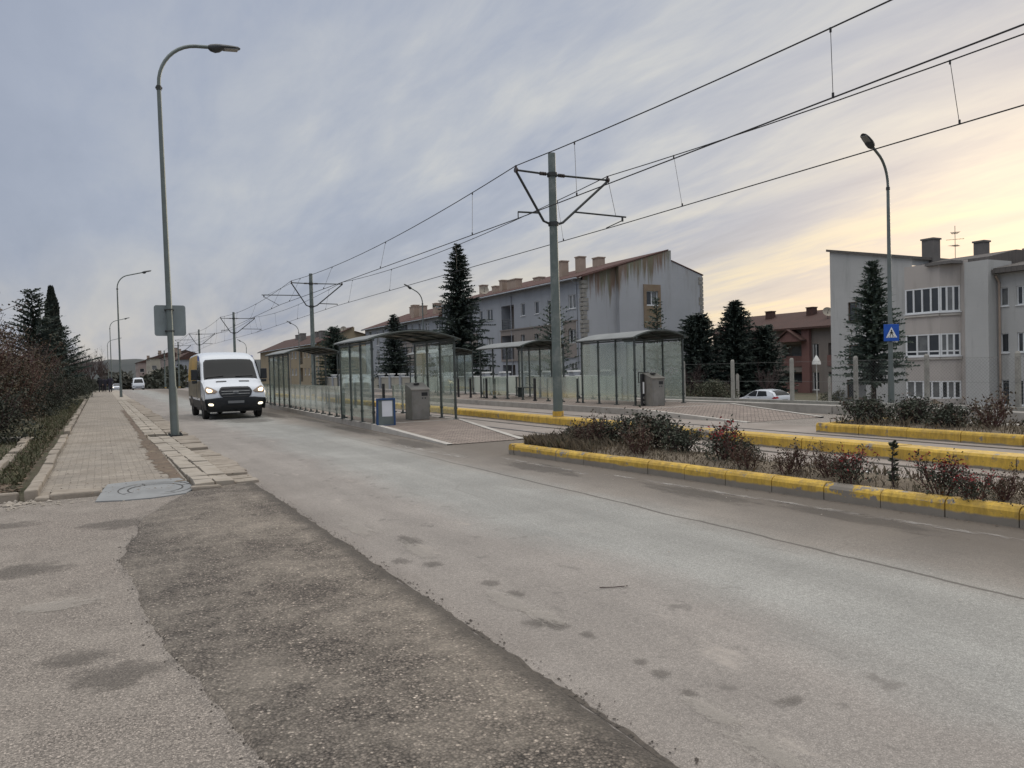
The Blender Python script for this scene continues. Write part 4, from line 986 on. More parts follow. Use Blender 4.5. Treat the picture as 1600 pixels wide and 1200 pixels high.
def row_block(label, x0, x1, y0, y1, zb, ze, rx, rz, rzr, zer, wall, gable, bays, tile='tile', taupe=True, gwin=True):
    t = thing('apartment_row', label, 'apartment building', (x0, y0, zb), 'long apartment rows beyond the tramway')
    h = ze-zb; O = (x0, y0, zb); U = (0,1,0); N = (-1,0,0)
    ops = []
    for (a, b, f, c, d, st) in bays:
        for lv in f: ops.append((a, b, c+lv-zb, d+lv-zb, st, 1.1 if st == 'loggia' else .14))
    m = MB(); facade(m, O, U, y1-y0, h, ops, N); m.build('wall', wall, t)
    for o in ops:
        if o[4] == 'loggia':
            m = MB(); m.box(x0+1.1, x0+1.12, y0+o[0], y0+o[1], zb+o[2], zb+o[3]); lg = m.build('loggia', 'greybrown', t)
            m = MB(); m.box(x0+1.06, x0+1.09, y0+o[0]+.4, y0+o[1]-.8, zb+o[2], zb+o[3]-.25); m.build('pane', 'winglass', lg)
            m = MB(); [m.box(x0+.02, x0+.05, y0+o[0], y0+o[1], zb+o[2]+z, zb+o[2]+z+.05) for z in (.25,.5,.75,.95)]; [m.box(x0+.02, x0+.05, y0+q-.015, y0+q+.015, zb+o[2], zb+o[2]+.95) for q in (o[0]+.05, (o[0]+o[1])/2, o[1]-.05)]; m.build('railing', 'railing', lg)
        else: window(t, O, U, N, *o[:4], nm=1 if o[1]-o[0] < .8 else 2, tr=.8 if o[3]-o[2] > 1.6 else None)
    if taupe:
        for (a, b, c, d) in taupe:
            m = MB(); facade(m, (x0-.09, y0+a, c), U, b-a, d-c, [(max(0.01,o[0]-a), min(b-a-.01,o[1]-a), o[2]+zb-c, o[3]+zb-c, '', .1) for o in ops if o[0] >= a-.02 and o[1] <= b+.02 and o[2]+zb >= c-.01 and o[3]+zb <= d+.01], N); 
            m.quad((x0-.09,y0+a,d),(x0-.09,y0+b,d),(x0,y0+b,d),(x0,y0+a,d)); m.quad((x0-.09,y0+a,c),(x0,y0+a,c),(x0,y0+a,d),(x0-.09,y0+a,d))
            m.build('taupe_panel', 'taupe', t)
            m = MB(); m.box(x0-.16, x0-.0, y0+a-.05, y0+b+.05, d, d+.12); m.build('moulding', 'greybrown', t)
    # gable ends
    for yy, s in ((y0, -1), (y1, 1)):
        pts = [(x0, zb), (x1, zb), (x1, zer), (rx+.25, rzr), (rx+.25, rz+.12), (rx-.05, rz+.1), (x0, ze)]
        m = MB()
        if s < 0 and gwin:
            xs = 38.3
            fz = lambda x: ze+(rz+.1-ze)*(x-x0)/(rx-.05-x0)
            m.prism([(x0, zb), (xs, zb), (xs, fz(xs)), (x0, ze)], (0, yy, 0), (1,0,0), (0,0,1), (0, .3, 0))
            a, b, c, d = gwin
            yy2 = yy-.45
            # right part standing proud, split round the window opening
            for poly in ([(xs, zb), (a, zb), (a, fz(a)), (xs, fz(xs))], [(b, zb), (x1, zb), (x1, zer), (rx+.25, rzr), (rx+.25, rz+.12), (rx-.05, rz+.1), (b, fz(b))], [(a, zb), (b, zb), (b, c), (a, c)], [(a, d), (b, d), (b, fz(b)), (a, fz(a))]):
                m.prism(poly, (0, yy2, 0), (1,0,0), (0,0,1), (0, .75, 0))
        else: m.prism(pts, (0, yy, 0), (1,0,0), (0,0,1), (0, -.3*s, 0))
        g = m.build('gable_wall', gable if s < 0 else wall, t)
    if gwin:
        a, b, c, d = gwin; window(t, (0, y0-.45, 0), (1,0,0), (0,-1,0), a, b, c, d, 2, .12, tr=None)
        m = MB()
        for (p, q, u, v) in ((a-.28, a, c-1.9, d+.55), (b, b+.28, c-1.9, d+.55), (a, b, d, d+.55), (a, b, c-1.9, c-.07)): m.box(p, q, y0-.53, y0-.452, u, v)
        m.build('window_surround', 'winsurround', t)
        m = MB(); z = zb+1.5
        while z < ze-.5:
            wv = .5 if brng.random() > .5 else .34
            m.box(x0-.05, x0+wv, y0-.05, y0+.2, z, z+.3, .01); m.box(x0-.052, x0, y0+.2, y0+.2+wv*.6, z, z+.3); z += .36
        m.build('quoin', 'quoin', t); m = MB(); z = zb+1.
        while z < zer-.3:
            wv = .45 if brng.random() > .5 else .3
            m.box(x1-wv, x1+.05, y0-.5, y0-.3, z, z+.3, .01); z += .36
        m.build('quoin', 'quoin', t)
    # roof slopes
    m = MB()
    ya, yb = y0-.55, y1+.1
    L0 = (x0-.55, ze-.12); R0 = (rx, rz+.04); 
    m.prism([L0, R0, (R0[0], R0[1]+.16), (L0[0], L0[1]+.16)], (0, ya+.6, 0), (1,0,0), (0,0,1), (0, yb-ya-.6, 0))
    m.prism([(rx+.26, rzr-.02), (x1+.4, zer-.2), (x1+.4, zer-.04), (rx+.26, rzr+.14)], (0, ya+.6, 0), (1,0,0), (0,0,1), (0, yb-ya-.6, 0))
    m.prism([(x0-.1, ze+.0), (rx-.05, rz+.11), (rx-.05, rz+.2), (x0-.1, ze+.09)], (0, y0-.5, 0), (1,0,0), (0,0,1), (0, .55, 0))
    m.prism([(rx+.26, rzr+.0), (x1+.1, zer+.0), (x1+.1, zer+.09), (rx+.26, rzr+.09)], (0, y0-.5, 0), (1,0,0), (0,0,1), (0, .55, 0))
    m.build('roof', tile, t)
    m = MB(); m.tube([(x0-.62, y, ze-.1) for y in (y0, (y0+y1)/2, y1)], .07, 8); m.build('gutter', 'wallgrey', t)
    for yy in (y0+.9, y0+(y1-y0)*.42): m = MB(); m.tube([(x0-.55, yy, ze-.15), (x0-.08, yy, ze-.5), (x0-.08, yy, zb)], .05, 8); m.build('downpipe', 'wallgrey', t)
    return t
ZB = -1.5
fl = (0, -2.9, -5.75)
half = [(1.05,2.25,fl,6.4,7.55,'w'), (4.4,5.7,fl,5.35,7.4,'w'), (7.2,7.95,fl,6.4,7.5,'w'), (9.75,10.5,fl,6.4,7.55,'w'), (11.9,14.5,fl,5.3,7.6,'loggia'), (16.4,17.7,fl,6.4,7.55,'w')]
mir = [(29.2-b,29.2-a,f,c,d,s) for a,b,f,c,d,s in half if b < 11]
A = row_block('long pale apartment row with a rust stained gable and red tiled roof', 35, 47.4, 52.6, 82, ZB, 8.85, 43.65, 11.25, 10.45, 9.3, 'wallgrey', 'gable', half+mir, taupe=[(4.35, 14.6, 2.2, 5.15), (.9, 3.0, 2.3, 5.3), (20, 26, 2.2, 5.15)], gwin=(41.1, 42.35, 6.6, 7.8))
for x, y, z0, z1, sx, sy in ((38.,60.5,9.4,11.2,.75,1.1),(39.2,59.2,9.8,11.5,.7,.7),(42.2,60.6,10.6,11.75,.75,1.0),(36.6,67.2,9.0,10.25,.7,1.9),(36.4,69.2,9.0,10.4,.6,.6),(40.5,69,10.,10.8,.7,1.2),(37.,71.9,9.1,10.1,.7,.8),(38.5,78,9.5,10.9,.7,.8)): chimney(A, x, y, z0, z1, sx, sy)
dish('grey satellite dish on the red roof right of the tall dark spruce', 36.6, 74, 9.2, .5, R(200))
Bk = row_block('farther apartment row with red roof, continuing beyond the tall dark spruce', 35.6, 46.5, 83, 113, ZB, 7.9, 42.5, 10.2, 9.6, 8.4, 'wallgrey', 'wallgrey', half+mir, taupe=[(4.35, 14.6, 2.2, 5.15)], gwin=None)
for x, y, z0, z1 in ((37.2,96,8.2,10.),(37.8,97.6,8.4,10.3),(37.5,94,8.3,9.9),(37.,88,8.2,9.7),(40,104,9.,10.6)): chimney(Bk, x, y, z0, z1, .8, 1.0)
Ck = row_block('tan apartment row with a brown roof and stepped gable in the far middle', 30, 40, 118, 168, -1.7, 6.2, 35.2, 8.5, 7.9, 6.6, 'tan', 'tan', [(a+q,b+q,fl[:2],c-2.2,d-2.2,s) for q in (0, 18) for a,b,f,c,d,s in half], tile='tilebrown', taupe=None, gwin=None)
for x, y, z0, z1 in ((32,124,6.6,8.3),(33,131,7,8.5),(32.5,140,7,8.7),(34,150,7.3,8.9)): chimney(Ck, x, y, z0, z1, .9, 1.4, 'chimgrey')
dish('satellite dish on the tan block roof far down the tramway', 34, 119, 7.6, .5, R(200))

def flats(label, x0, x1, y0, y1, h, wall, nf, nx, ny):
    zb = gl(y0)-1.2
    t = thing('apartment_block', label, 'apartment building', (x0, y0, zb), 'distant apartment blocks down the road')
    m = MB()
    o1 = [(i*(x1-x0)/nx+.5, i*(x1-x0)/nx+1.9, 1.3+k*2.9, 2.6+k*2.9) for i in range(nx) for k in range(nf)]
    o2 = [(i*(y1-y0)/ny+.7, i*(y1-y0)/ny+2.2, 1.3+k*2.9, 2.6+k*2.9) for i in range(ny) for k in range(nf)]
    facade(m, (x0,y0,zb), (1,0,0), x1-x0, h, o1, (0,-1,0)); facade(m, (x0,y0,zb), (0,1,0), y1-y0, h, o2, (-1,0,0)); m.box(x0+.3, x1, y0+.3, y1, zb, zb+h); m.build('wall', wall, t)
    for o in o1: window(t, (x0,y0,zb), (1,0,0), (0,-1,0), *o, 1, .12, sill=False)
    for o in o2: window(t, (x0,y0,zb), (0,1,0), (-1,0,0), *o, 1, .12, sill=False)
    m = MB(); xm = (x0+x1)/2; m.prism([(x0-.5, h), (x1+.5, h), (xm, h+1.8)], (0, y0-.4, zb), (1,0,0), (0,0,1), (0, y1-y0+.8, 0)); m.build('roof', 'tilebrown', t)
    chimney(t, xm-2, y0+4, zb+h+.4, zb+h+2.4, .9, .9)
flats('pale pink apartment block farthest down the road, left end of the distant row', 12.0, 23, 300, 322, 10.5, 'pink', 3, 4, 5)
flats('cream apartment block in the middle of the distant row', 13.8, 24, 262, 284, 10.6, 'cream', 3, 4, 5)
flats('pink and grey apartment block nearest in the distant row, left of the near lamp', 15.6, 25, 222, 244, 9.6, 'pink', 3, 4, 5)
flats('grey apartment block seen between the near lamp and the white van', 15.6, 20.5, 186, 206, 7.6, 'wallgrey', 2, 3, 5)

# building on the right with bay windows
rb = thing('apartment_house', 'grey three storey house with stacked white bay windows at the right edge', 'apartment building', (44.9, 30, -2.0))
ZR = -2.2; X = 44.9; N = (-1,0,0); U = (0,1,0)
ops = [(3.6,4.7,4.05-ZR,5.4-ZR), (3.6,4.7,1.2-ZR,2.5-ZR), (3.4,4.9,-1.1-ZR,.15-ZR)]
m = MB(); facade(m, (X,30.5,ZR), U, 6.1, 7.75-ZR, ops, N)
m.quad((X,30.5,7.75),(X,36.6,7.75),(X,36.6,9.05)); m.quad((X,36.6,ZR),(X+9,36.6,ZR),(X+9,36.6,8.2),(X,36.6,9.05)); m.quad((X,30.5,7.3),(X,30.5,7.75),(X+3,30.5,7.75),(X+3,30.5,7.3))
m.build('wall', 'wallright', rb)
for o in ops: window(rb, (X,30.5,ZR), U, N, *o, 2, .12, frame='brownframe')
m = MB(); m.prism([(36.75,9.05),(30.3,7.68),(30.3,7.84),(36.75,9.21)], (X-.18,0,0), (0,1,0), (0,0,1), (6,0,0)); m.build('wing_roof', 'roofgrey', rb)
# bay: front, chamfer
bp = [(X,30.75),(X-.75,30.5),(X-.75,28.25),(X,27.45)]   # plan, left to right
rows = [(-.95,.12),(1.6,2.95),(4.22,5.75)]
zz = [ZR,-.95,.12,1.6,2.95,4.22,5.75,7.15]
for c, d in zip(zz, zz[1:]):
    if (c, d) in rows: continue
    m = MB()
    for (a, b) in zip(bp, bp[1:]): m.quad((*b,c),(*a,c),(*a,d),(*b,d))
    m.quad(*[(*p,d) for p in bp]); m.build('bay_front', 'bay', rb)
for ri, (c, d) in enumerate(rows):
    for si, (a, b) in enumerate(zip(bp, bp[1:])):
        A_, B_ = Vector((*b,0)), Vector((*a,0)); u = (B_-A_); w = u.length; u.normalize(); n = Vector((-u.y, u.x, 0)); n = n if n.x < 0 else -n
        window(rb, A_, u, n, .02, w-.02, c, d, (1,4 if ri != 1 else 3,3)[si], .05, 'pvc', pale=.35, tr=.22 if ri == 1 else None, fw=.085, sill=(ri > 0))
m = MB()
for c in (1.45, 4.05):
    for (a, b) in zip(bp, bp[1:]):
        A_, B_ = Vector((*b,c)), Vector((*a,c)); u = (B_-A_); n = Vector((-u.y, u.x, 0)).normalized(); n = n if n.x < 0 else -n; m.obox((A_+B_)/2+n*.03, u*.5, n*.06, (0,0,.05))
m.build('bay_cornice', 'concpale', rb)
# pillar, recessed right part
m = MB(); m.box(X-.35, X+2, 25.65, 27.0, ZR, 7.0); m.build('pillar', 'wallright', rb)
m = MB(); m.quad((X+.02,27.0,ZR),(X+.02,27.5,ZR),(X+.02,27.5,7.2),(X+.02,27.0,7.2)); m.quad((X+.01,30.5,5.75),(X+.01,30.8,5.75),(X+.01,30.8,7.75),(X+.01,30.5,7.75)); m.build('wall', 'bay', rb)
X2 = X+.55; o2 = []
for c, d in ((4.35,5.4),(1.7,2.8),(-1.3,.15)):
    for a, b in ((25.05,25.5),(24.0,24.6),(20.5,21.6),(18,19.1)): o2.append((a-12, b-12, c-ZR, d-ZR))
m = MB(); facade(m, (X2,12,ZR), U, 13.7, 6.2-ZR, o2, N); m.build('wall', 'wallright', rb)
for o in o2: window(rb, (X2,12,ZR), U, N, *o, 2 if o[1]-o[0] > .5 else 1, .1)
m = MB(); m.tube([(X2-.35,25.55,6.1),(X2-.08,25.5,5.7),(X2-.08,25.5,ZR)], .06, 8); m.build('downpipe', 'chimney', rb)
m = MB(); m.box(X2-.6, X2+.3, 12, 25.62, 6.2, 6.42); m.build('eave', 'roofgrey', rb)
m = MB(); m.prism([(X+.05,6.6),(X+.05,7.22),(X+2.6,7.72),(X+6,7.72),(X+6,6.6)], (0,25.7,0), (1,0,0), (0,0,1), (0,4.75,0)); m.prism([(X2-.5,6.425),(X2-.5,6.5),(X2+4,7.3),(X2+5,7.3),(X2+5,6.425)], (0,11.8,0), (1,0,0), (0,0,1), (0,13.78,0)); m.build('roof', 'roofgrey', rb)
m = MB(); m.prism([(27.0,6.),(12,6.),(12,10.6),(27.0,8.1)], (X+5.6,0,0), (0,1,0), (0,0,1), (1,0,0)); m.build('rear_wall', 'pink', rb)
m = MB(); m.box(X-1.0, X+.2, 27.3, 29.0, 7.0, 7.17); m.build('canopy_slab', 'chimgrey', rb)
for x, y, z0, z1, s in ((47.,30.6,7.5,9.0,.75),(48,28.0,7.5,8.5,.62)): chimney(rb, x, y, z0, z1, s, s, 'chimgrey')
an = thing('tv_antenna', 'thin rooftop television antenna between the two grey chimneys', 'antenna', (47.6,29.4,7.8))
m = MB(); m.tube([(47.6,29.4,7.5),(47.6,29.4,9.75)], .018, 5); m.build('antenna_mast', 'bracket', an)
for z, ln, a in ((9.3,.9,.6),(8.9,1.0,2.2),(8.5,.8,.2)):
    m = MB(); u = Vector((math.cos(a), math.sin(a), 0)); w = Vector((-u.y, u.x, 0)); c = Vector((47.6,29.4,z)); m.tube([c-u*ln*.5, c+u*ln*.5], .012, 4)
    for k in range(6): q = c+u*ln*(-.45+.18*k); m.tube([q-w*.28*(1-.08*k), q+w*.28*(1-.08*k)], .008, 4)
    m.build('antenna_element', 'bracket', an)

# brown terrace behind the conifers
tb = thing('terrace_house', 'dark red and brown terraced house with a tiled roof behind the white car', 'terraced house', (67, 58, -2))
ZT = -2.6; O = (67,48,ZT)
ops = [(a, b, c-ZT, d-ZT, '', .8 if b-a > 2 else .14) for c, d in ((-1.6,.3),(1.3,3.3)) for a, b in ((1,2.4),(4,7),(8.2,9),(10.2,13),(14.6,15.8),(17,20),(21.5,22.7))]
m = MB(); facade(m, O, (0,1,0), 24, 5.0-ZT, ops, (-1,0,0)); m.build('wall', 'greybrown', tb)
for i, o in enumerate(ops):
    if o[1]-o[0] > 2:
        m = MB(); m.box(67.8, 67.82, 48+o[0], 48+o[1], ZT+o[2], ZT+o[3]); b = m.build('balcony', 'greybrown', tb)
        m = MB(); m.box(67.72, 67.76, 48+o[0]+.5, 48+o[1]-.6, ZT+o[2]+.2, ZT+o[3]-.2); m.build('pane', 'winpale' if i % 3 == 1 else 'winglass', b)
        m = MB(); m.box(66.93, 66.99, 48+o[0]-.1, 48+o[1]+.1, ZT+o[2]-.4, ZT+o[2]+.75); m.build('parapet', 'redwall', b)
    else: window(tb, O, (0,1,0), (-1,0,0), *o[:4], 2, .12)
for y0, y1 in ((51.9,53.2),(57.1,58.1),(62.7,64.8)): m = MB(); m.box(66.6, 66.98, y0, y1, ZT, 4.9); m.build('pier', 'redwall', tb)
m = MB(); m.prism([(66.2,4.9),(72,7.0),(72,7.2),(66.2,5.1)], (0,47.6,0), (1,0,0), (0,0,1), (0,24.8,0)); m.build('roof', 'tilebrown', tb)
m = MB(); m.prism([(57.6,3.6),(61,3.6),(59.3,4.7)], (65.9,0,0), (0,1,0), (0,0,1), (1.5,0,0)); m.build('porch_gable', 'redwall', tb)
m = MB(); m.prism([(57.4,3.6),(59.3,4.8),(61.2,3.6),(61.2,3.75),(59.3,4.95),(57.4,3.75)], (65.7,0,0), (0,1,0), (0,0,1), (1.8,0,0)); m.build('porch_roof', 'tilebrown', tb)
for y in (52, 60, 66): chimney(tb, 70.5, y, 6, 7.4, .7, .9, 'tilebrown')
dish('ochre satellite dish on the brown terrace roof', 68.5, 56.2, 5.9, .55, R(215))
t = thing('garden_lamp', 'white shaded garden lamp in front of the brown terrace', 'lamp', (50.5, 42.6, -1.9))
m = MB(); m.tube([(50.5,42.6,-2),(50.5,42.6,1.3)], .04, 8); m.build('pole', 'white', t); m = MB(); m.lathe((50.5,42.6,1.2), [(.02,.75),(.12,.6),(.3,.25),(.34,0),(.05,0)], 12); m.build('lamp_shade', 'white', t, smooth=True)

# ------------------------------------------------------------------ plants
def needle(m, p, d, n, ln, w):
    s = d.cross(n)
    if s.length < 1e-6: return
    s = s.normalized()*w
    m.quad(p-s*.4, p+s*.4, p+d*ln*.6+s, p+d*ln, p+d*ln*.6-s)
def conifer(label, loc, h, r0, seed, mat='spruce', base=.06, whorl=.30, droop=.25, taper=.85, dens=1., trunk=.12, name='spruce_tree', nb=8, tw=.34, cat='tree', grp='conifers', tuft=.05):
    g = random.Random(seed); X, Y, Z = loc
    t = thing(name, label, cat, loc, grp)
    m = MB(); lean = g.uniform(-.01, .01)
    m.tube([(X,Y,Z-.1),(X+lean*h*.5,Y,Z+h*.5),(X+lean*h,Y,Z+h*.985)], [trunk, trunk*.62, .012], 8); m.build('trunk', 'bark', t, smooth=True)
    m = MB(); z = base*h; k = 0
    while z < h*.985:
        f = (z/h-base)/(1-base)
        prof = (1-f)**taper
        if f < .06: prof *= .75+f*4
        n = max(4, int(nb*(1-.35*f))); a0 = g.random()*6.3
        for b in range(n):
            az = a0+2*math.pi*b/n+g.uniform(-.25, .25); L = r0*prof*g.uniform(.68, 1.12)+.10
            if g.random() < .08: L *= 1.15
            o = Vector((X+lean*z, Y, Z+z+g.uniform(-.1, .1))); dirh = Vector((math.cos(az), math.sin(az), 0)); side = Vector((-dirh.y, dirh.x, 0))
            up0 = .30+.45*f-droop*.6; ns = max(3, int(L/(.17/dens)))
            pt = o
            for i in range(ns):
                q = (i+.5)/ns; sl = up0-droop*q*1.3+.35*max(0, q-.7)
                d = (dirh+Vector((0,0,sl))).normalized(); pt = o+dirh*L*q+Vector((0,0,L*(up0*q-droop*q*q*.65)))
                tl = tw*(1.05-q*.55)*min(1., .35+L)*g.uniform(.7, 1.2)
                for s in (-1, 1):
                    dd = (d*.75+side*s*g.uniform(.55, .95)+Vector((0,0,g.uniform(-.35,.08)))).normalized()
                    nn = Vector((g.uniform(-.4,.4), g.uniform(-.4,.4), 1)).normalized()
                    needle(m, pt, dd, nn, tl, tl*.16+.012)
                if g.random() < .75:
                    needle(m, pt, (d+Vector((0,0,g.uniform(.1,.5)))).normalized(), side, tl*.7, tl*.13+.012)
                if g.random() < .5: needle(m, pt, (d*.4+side*g.uniform(-.4,.4)+Vector((0,0,-.9))).normalized(), dirh, tl*.75, tl*.13+.012)
            needle(m, pt, (dirh+Vector((0,0,.15))).normalized(), Vector((0,0,1)), tw*.8*min(1., .4+L), .035)
        z += whorl*g.uniform(.75, 1.2)*(1-.45*f); k += 1
    top = Vector((X+lean*h, Y, Z+h*.97)); needle(m, top, Vector((0,0,1)), Vector((1,0,0)), h*.035, .025)
    m.build('crown', mat, t); return t
conifer('tall dark spruce in front of the long pale apartment row', (27.3,60,-.8), 13.2, 3.35, 1, whorl=.36, nb=10, tw=.62, taper=.80, base=.05, trunk=.2, droop=.3)
conifer('dark spruce left of the tall one, half hidden by the near shelter roof', (27,76,-.8), 8.3, 2.6, 2, whorl=.36, nb=9, tw=.6, taper=.8, trunk=.15)
conifer('bushy conifer far left of the spruces, behind the second mast', (26.5,97,-.9), 8.4, 3.3, 3, 'sprucel', whorl=.42, nb=9, tw=.7, taper=.6, trunk=.16)
conifer('loose cedar with layered boughs just behind the painted mast', (26.2,42.8,-.9), 6.6, 2.3, 4, 'sprucel', whorl=.5, nb=7, tw=.42, taper=.55, droop=.1, dens=.85, name='cedar_tree')
conifer('thin young spruce in front of the stained gable', (32.2,39.8,-1.4), 7.3, 1.75, 5, 'sprucel', whorl=.42, nb=6, tw=.4, taper=.75, droop=.15, dens=.8)
conifer('green spruce with a bare lower trunk in front of the grey bay window house', (32.2,23.9,-1.3), 7.5, 1.85, 6, 'sprucel', base=.23, whorl=.24, nb=11, tw=.42, taper=.78, trunk=.13, droop=.22, dens=1.15)
conifer('darkest conifer right of the stained gable, tallest of its clump', (44.8,45.6,-1.9), 8.3, 2.5, 7, whorl=.26, nb=13, tw=.6, taper=.6, trunk=.14)
conifer('round topped dark conifer left in the clump right of the stained gable', (42.2,47.0,-1.9), 7.2, 2.7, 8, whorl=.26, nb=13, tw=.6, taper=.42, trunk=.14)
conifer('lower loose conifer at the right of the clump behind the white car', (46.6,44.4,-1.9), 6.3, 2.5, 9, whorl=.3, nb=11, tw=.6, taper=.55, trunk=.12)
conifer('thin pale larch like conifer tip at the back of the clump', (50.2,49.5,-1.9), 8.0, 1.3, 10, 'sprucel', whorl=.5, nb=6, tw=.4, taper=.8, dens=.6)
conifer('cedar with drooping tiers rising above the left hedge', (-3.6,57,.05), 7.2, 2.5, 11, 'spruce', base=.15, whorl=.42, nb=8, tw=.5, taper=.62, droop=.12, name='cedar_tree')
conifer('wide flat cedar spreading over the left hedge beyond the cypress', (-3.0,74,.05), 5.6, 3.0, 12, 'spruce', base=.25, whorl=.5, nb=9, tw=.6, taper=.5, droop=.05, name='cedar_tree')
def cypress(label, loc, h, r, seed, mat='cypress'):
    g = random.Random(seed); X, Y, Z = loc; t = thing('cypress_tree', label, 'tree', loc, 'conifers')
    m = MB(); m.tube([(X,Y,Z-.1),(X,Y,Z+h*.9)], [.12,.02], 8); m.build('trunk', 'bark', t)
    m = MB()
    for _ in range(6500):
        f = g.random()**.9; rr = r*min(1., (f/.12)**.5 if f < .12 else 1.)*(1-max(0, f-.35)/.65)**.62*(.93+.12*math.sin(f*31+seed))
        a = g.random()*6.3; q = math.sqrt(g.uniform(.35, 1.1)); rr *= 1+.13*math.sin(a*3+f*9)
        p = Vector((X+rr*q*math.cos(a), Y+rr*q*math.sin(a), Z+.15+f*(h-.15))); d = Vector((math.cos(a)*.35, math.sin(a)*.35, 1)).normalized()
        needle(m, p, d, Vector((g.uniform(-1,1), g.uniform(-1,1), .2)).normalized(), g.uniform(.18, .36), .045)
    m.build('crown', mat, t); return t
cypress('dark columnar cypress, tallest tree on the left', (-2.75,61,.05), 7.7, .72, 1)

def twigs(m, g, p, d, ln, r, lv, spread=.55, up=.15):
    n = 3 if lv else 2; pts = [p]; q = p; dd = d
    for i in range(n):
        dd = (dd+Vector((g.uniform(-1,1), g.uniform(-1,1), g.uniform(-.6,1)))*.16).normalized(); q = q+dd*ln/n; pts.append(q)
    m.tube(pts, [r*(1-.45*i/n) for i in range(n+1)], 3 if r < .03 else 6, False)
    if lv == 0: return [q]
    out = []
    for _ in range(g.choice((3,4,4,5) if lv > 1 else (3,4,5))):
        b = pts[g.choice(range(1, len(pts)))]
        nd = (dd+Vector((g.uniform(-1,1), g.uniform(-1,1), g.uniform(-.5,1)+up))*spread*1.4).normalized()
        out += twigs(m, g, b, nd, ln*g.uniform(.5,.8), r*.55, lv-1, spread, up)
    return out+[q]
def bush(name, label, h, w, seed, twig, leaf, nleaf, lsize, stems=9, lv=2, dense=.0, cat='shrub', grp=None, leaf2=None):
    g = random.Random(seed); t = thing(name, label, cat, (0,0,0), grp); m = MB(); tips = []
    for _ in range(stems):
        a = g.random()*6.3; s = g.uniform(0, .35)*w; p = Vector((s*math.cos(a), s*math.sin(a), -.05))
        d = Vector((math.cos(a)*g.uniform(.1,.6)*min(1.2, w/h*1.6), math.sin(a)*g.uniform(.1,.6)*min(1.2, w/h*1.6), 1)).normalized()
        tips += twigs(m, g, p, d, h*g.uniform(.45,.65), .012+.006*h, lv, .6)
    m.build('branches', twig, t)
    m = MB(); k = [0, 0]
    for i in range(nleaf):
        if g.random() < dense:
            a = g.random()*6.3; u = g.random()**.5; f = g.random()
            lump = 1+.22*math.sin(a*3+seed)+.15*math.sin(a*5+f*7)
            p = Vector((w*u*math.cos(a)*lump*(1-.35*f*f), w*u*math.sin(a)*lump*(1-.35*f*f), h*(.05+.85*f*(1-.35*u*u))))
        else: b = g.choice(tips); p = b+Vector((g.gauss(0,1), g.gauss(0,1), g.gauss(0,1)))*lsize*1.05
        if p.z < .02: p.z = .02+g.random()*.05
        d = Vector((g.uniform(-1,1), g.uniform(-1,1), g.uniform(-.6,1))).normalized(); n = Vector((g.uniform(-1,1), g.uniform(-1,1), g.uniform(-1,1))).normalized()
        m.cur = 1 if leaf2 and (p.z/h > .62 and g.random() < .45 or g.random() < .05) else 0
        needle(m, p, d, n, lsize*g.uniform(.6,1.3), lsize*.32)
    if nleaf: m.build('foliage', [leaf, leaf2] if leaf2 else leaf, t)
    return t
GH = 'hedge shrubs along the left of the sidewalk'
h1 = bush('hedge_shrub', 'reddish brown twiggy shrub at the front of the left hedge, beside the evergreen', 2.9, 1.25, 1, 'twigred', 'leafbrown', 5200, .075, 16, 2, .45, grp=GH)
h2 = bush('hedge_shrub', 'dark green evergreen shrub low at the front of the left hedge', 1.7, 1.15, 2, 'twig', 'leafdark', 6500, .07, 10, 2, .75, grp=GH)
h3 = bush('hedge_shrub', 'purplish brown shrub with bare twig tops behind the dark evergreen', 3.1, 1.4, 3, 'twig', 'leafred', 4200, .075, 16, 2, .4, grp=GH)
h4 = bush('hedge_shrub', 'clipped dark hedge block near the walkers far along the sidewalk', 1.9, 1.5, 4, 'twig', 'leafdark', 7000, .09, 8, 1, .95, grp=GH)
def put(o, x, y, rz=0., s=1.): o.location = (x, y, .04); o.rotation_euler = (0,0,rz); o.scale = (s,)*3
put(h1, -3.1, 25.2, 0., 1.05); put(h2, -2.55, 21.8, 0, .9); put(h3, -4.2, 29.5, 0, 1.1); put(h4, -2.2, 84, 0, 1.0)
for src, x, y, rz, s, lb in ((h2,-3.6,20.6,2.,1.1,'dark evergreen shrub at the very left edge of the picture'),(h1,-2.75,31.5,1.3,.85,'reddish brown shrub leaning toward the kerb under the cedar'),(h2,-2.4,36,3.1,.8,'low dark green shrub close to the kerb left of the walk'),
    (h3,-4.6,23.5,2.2,1.15,'purplish shrub at the left edge behind the front evergreen'),(h1,-3.3,38.5,2.5,1.1,'brown shrub in the middle of the left hedge below the cypress'),(h2,-2.5,43,.7,1.0,'evergreen shrub halfway along the left hedge'),(h3,-3.6,45,4.,1.,'purplish brown shrub halfway along the left hedge'),
    (h2,-3.0,50,1.9,1.35,'tall evergreen shrub below the cedar on the left'),(h1,-2.9,56,5.,.95,'brown shrub beside the foot of the cypress'),(h2,-2.5,63,2.8,1.3,'evergreen shrub just beyond the cypress'),(h4,-2.7,70,1.,1.15,'dark hedge block under the wide flat cedar'),(h3,-3.2,76,3.,1.1,'purplish shrub far along the left hedge'),
    (h4,-2.0,93,2.,1.05,'dark hedge block beyond the flat cedar'),(h4,-2.1,104,3.,1.2,'farthest dark hedge block beside the walkers'),(h3,-3.,98,1.,1.3,'brown shrub rising behind the farthest hedge blocks'),(h1,-5.4,33,3.,1.15,'tall brown shrub at the back of the left hedge'),(h3,-6.,40,5.,1.25,'large purplish shrub at the back of the left hedge'),(h2,-5.2,28,1.,1.5,'large evergreen at the back of the left hedge edge')):
    dup(src, (x, y, .04), rz, s, lb)
GB = 'bare trees'
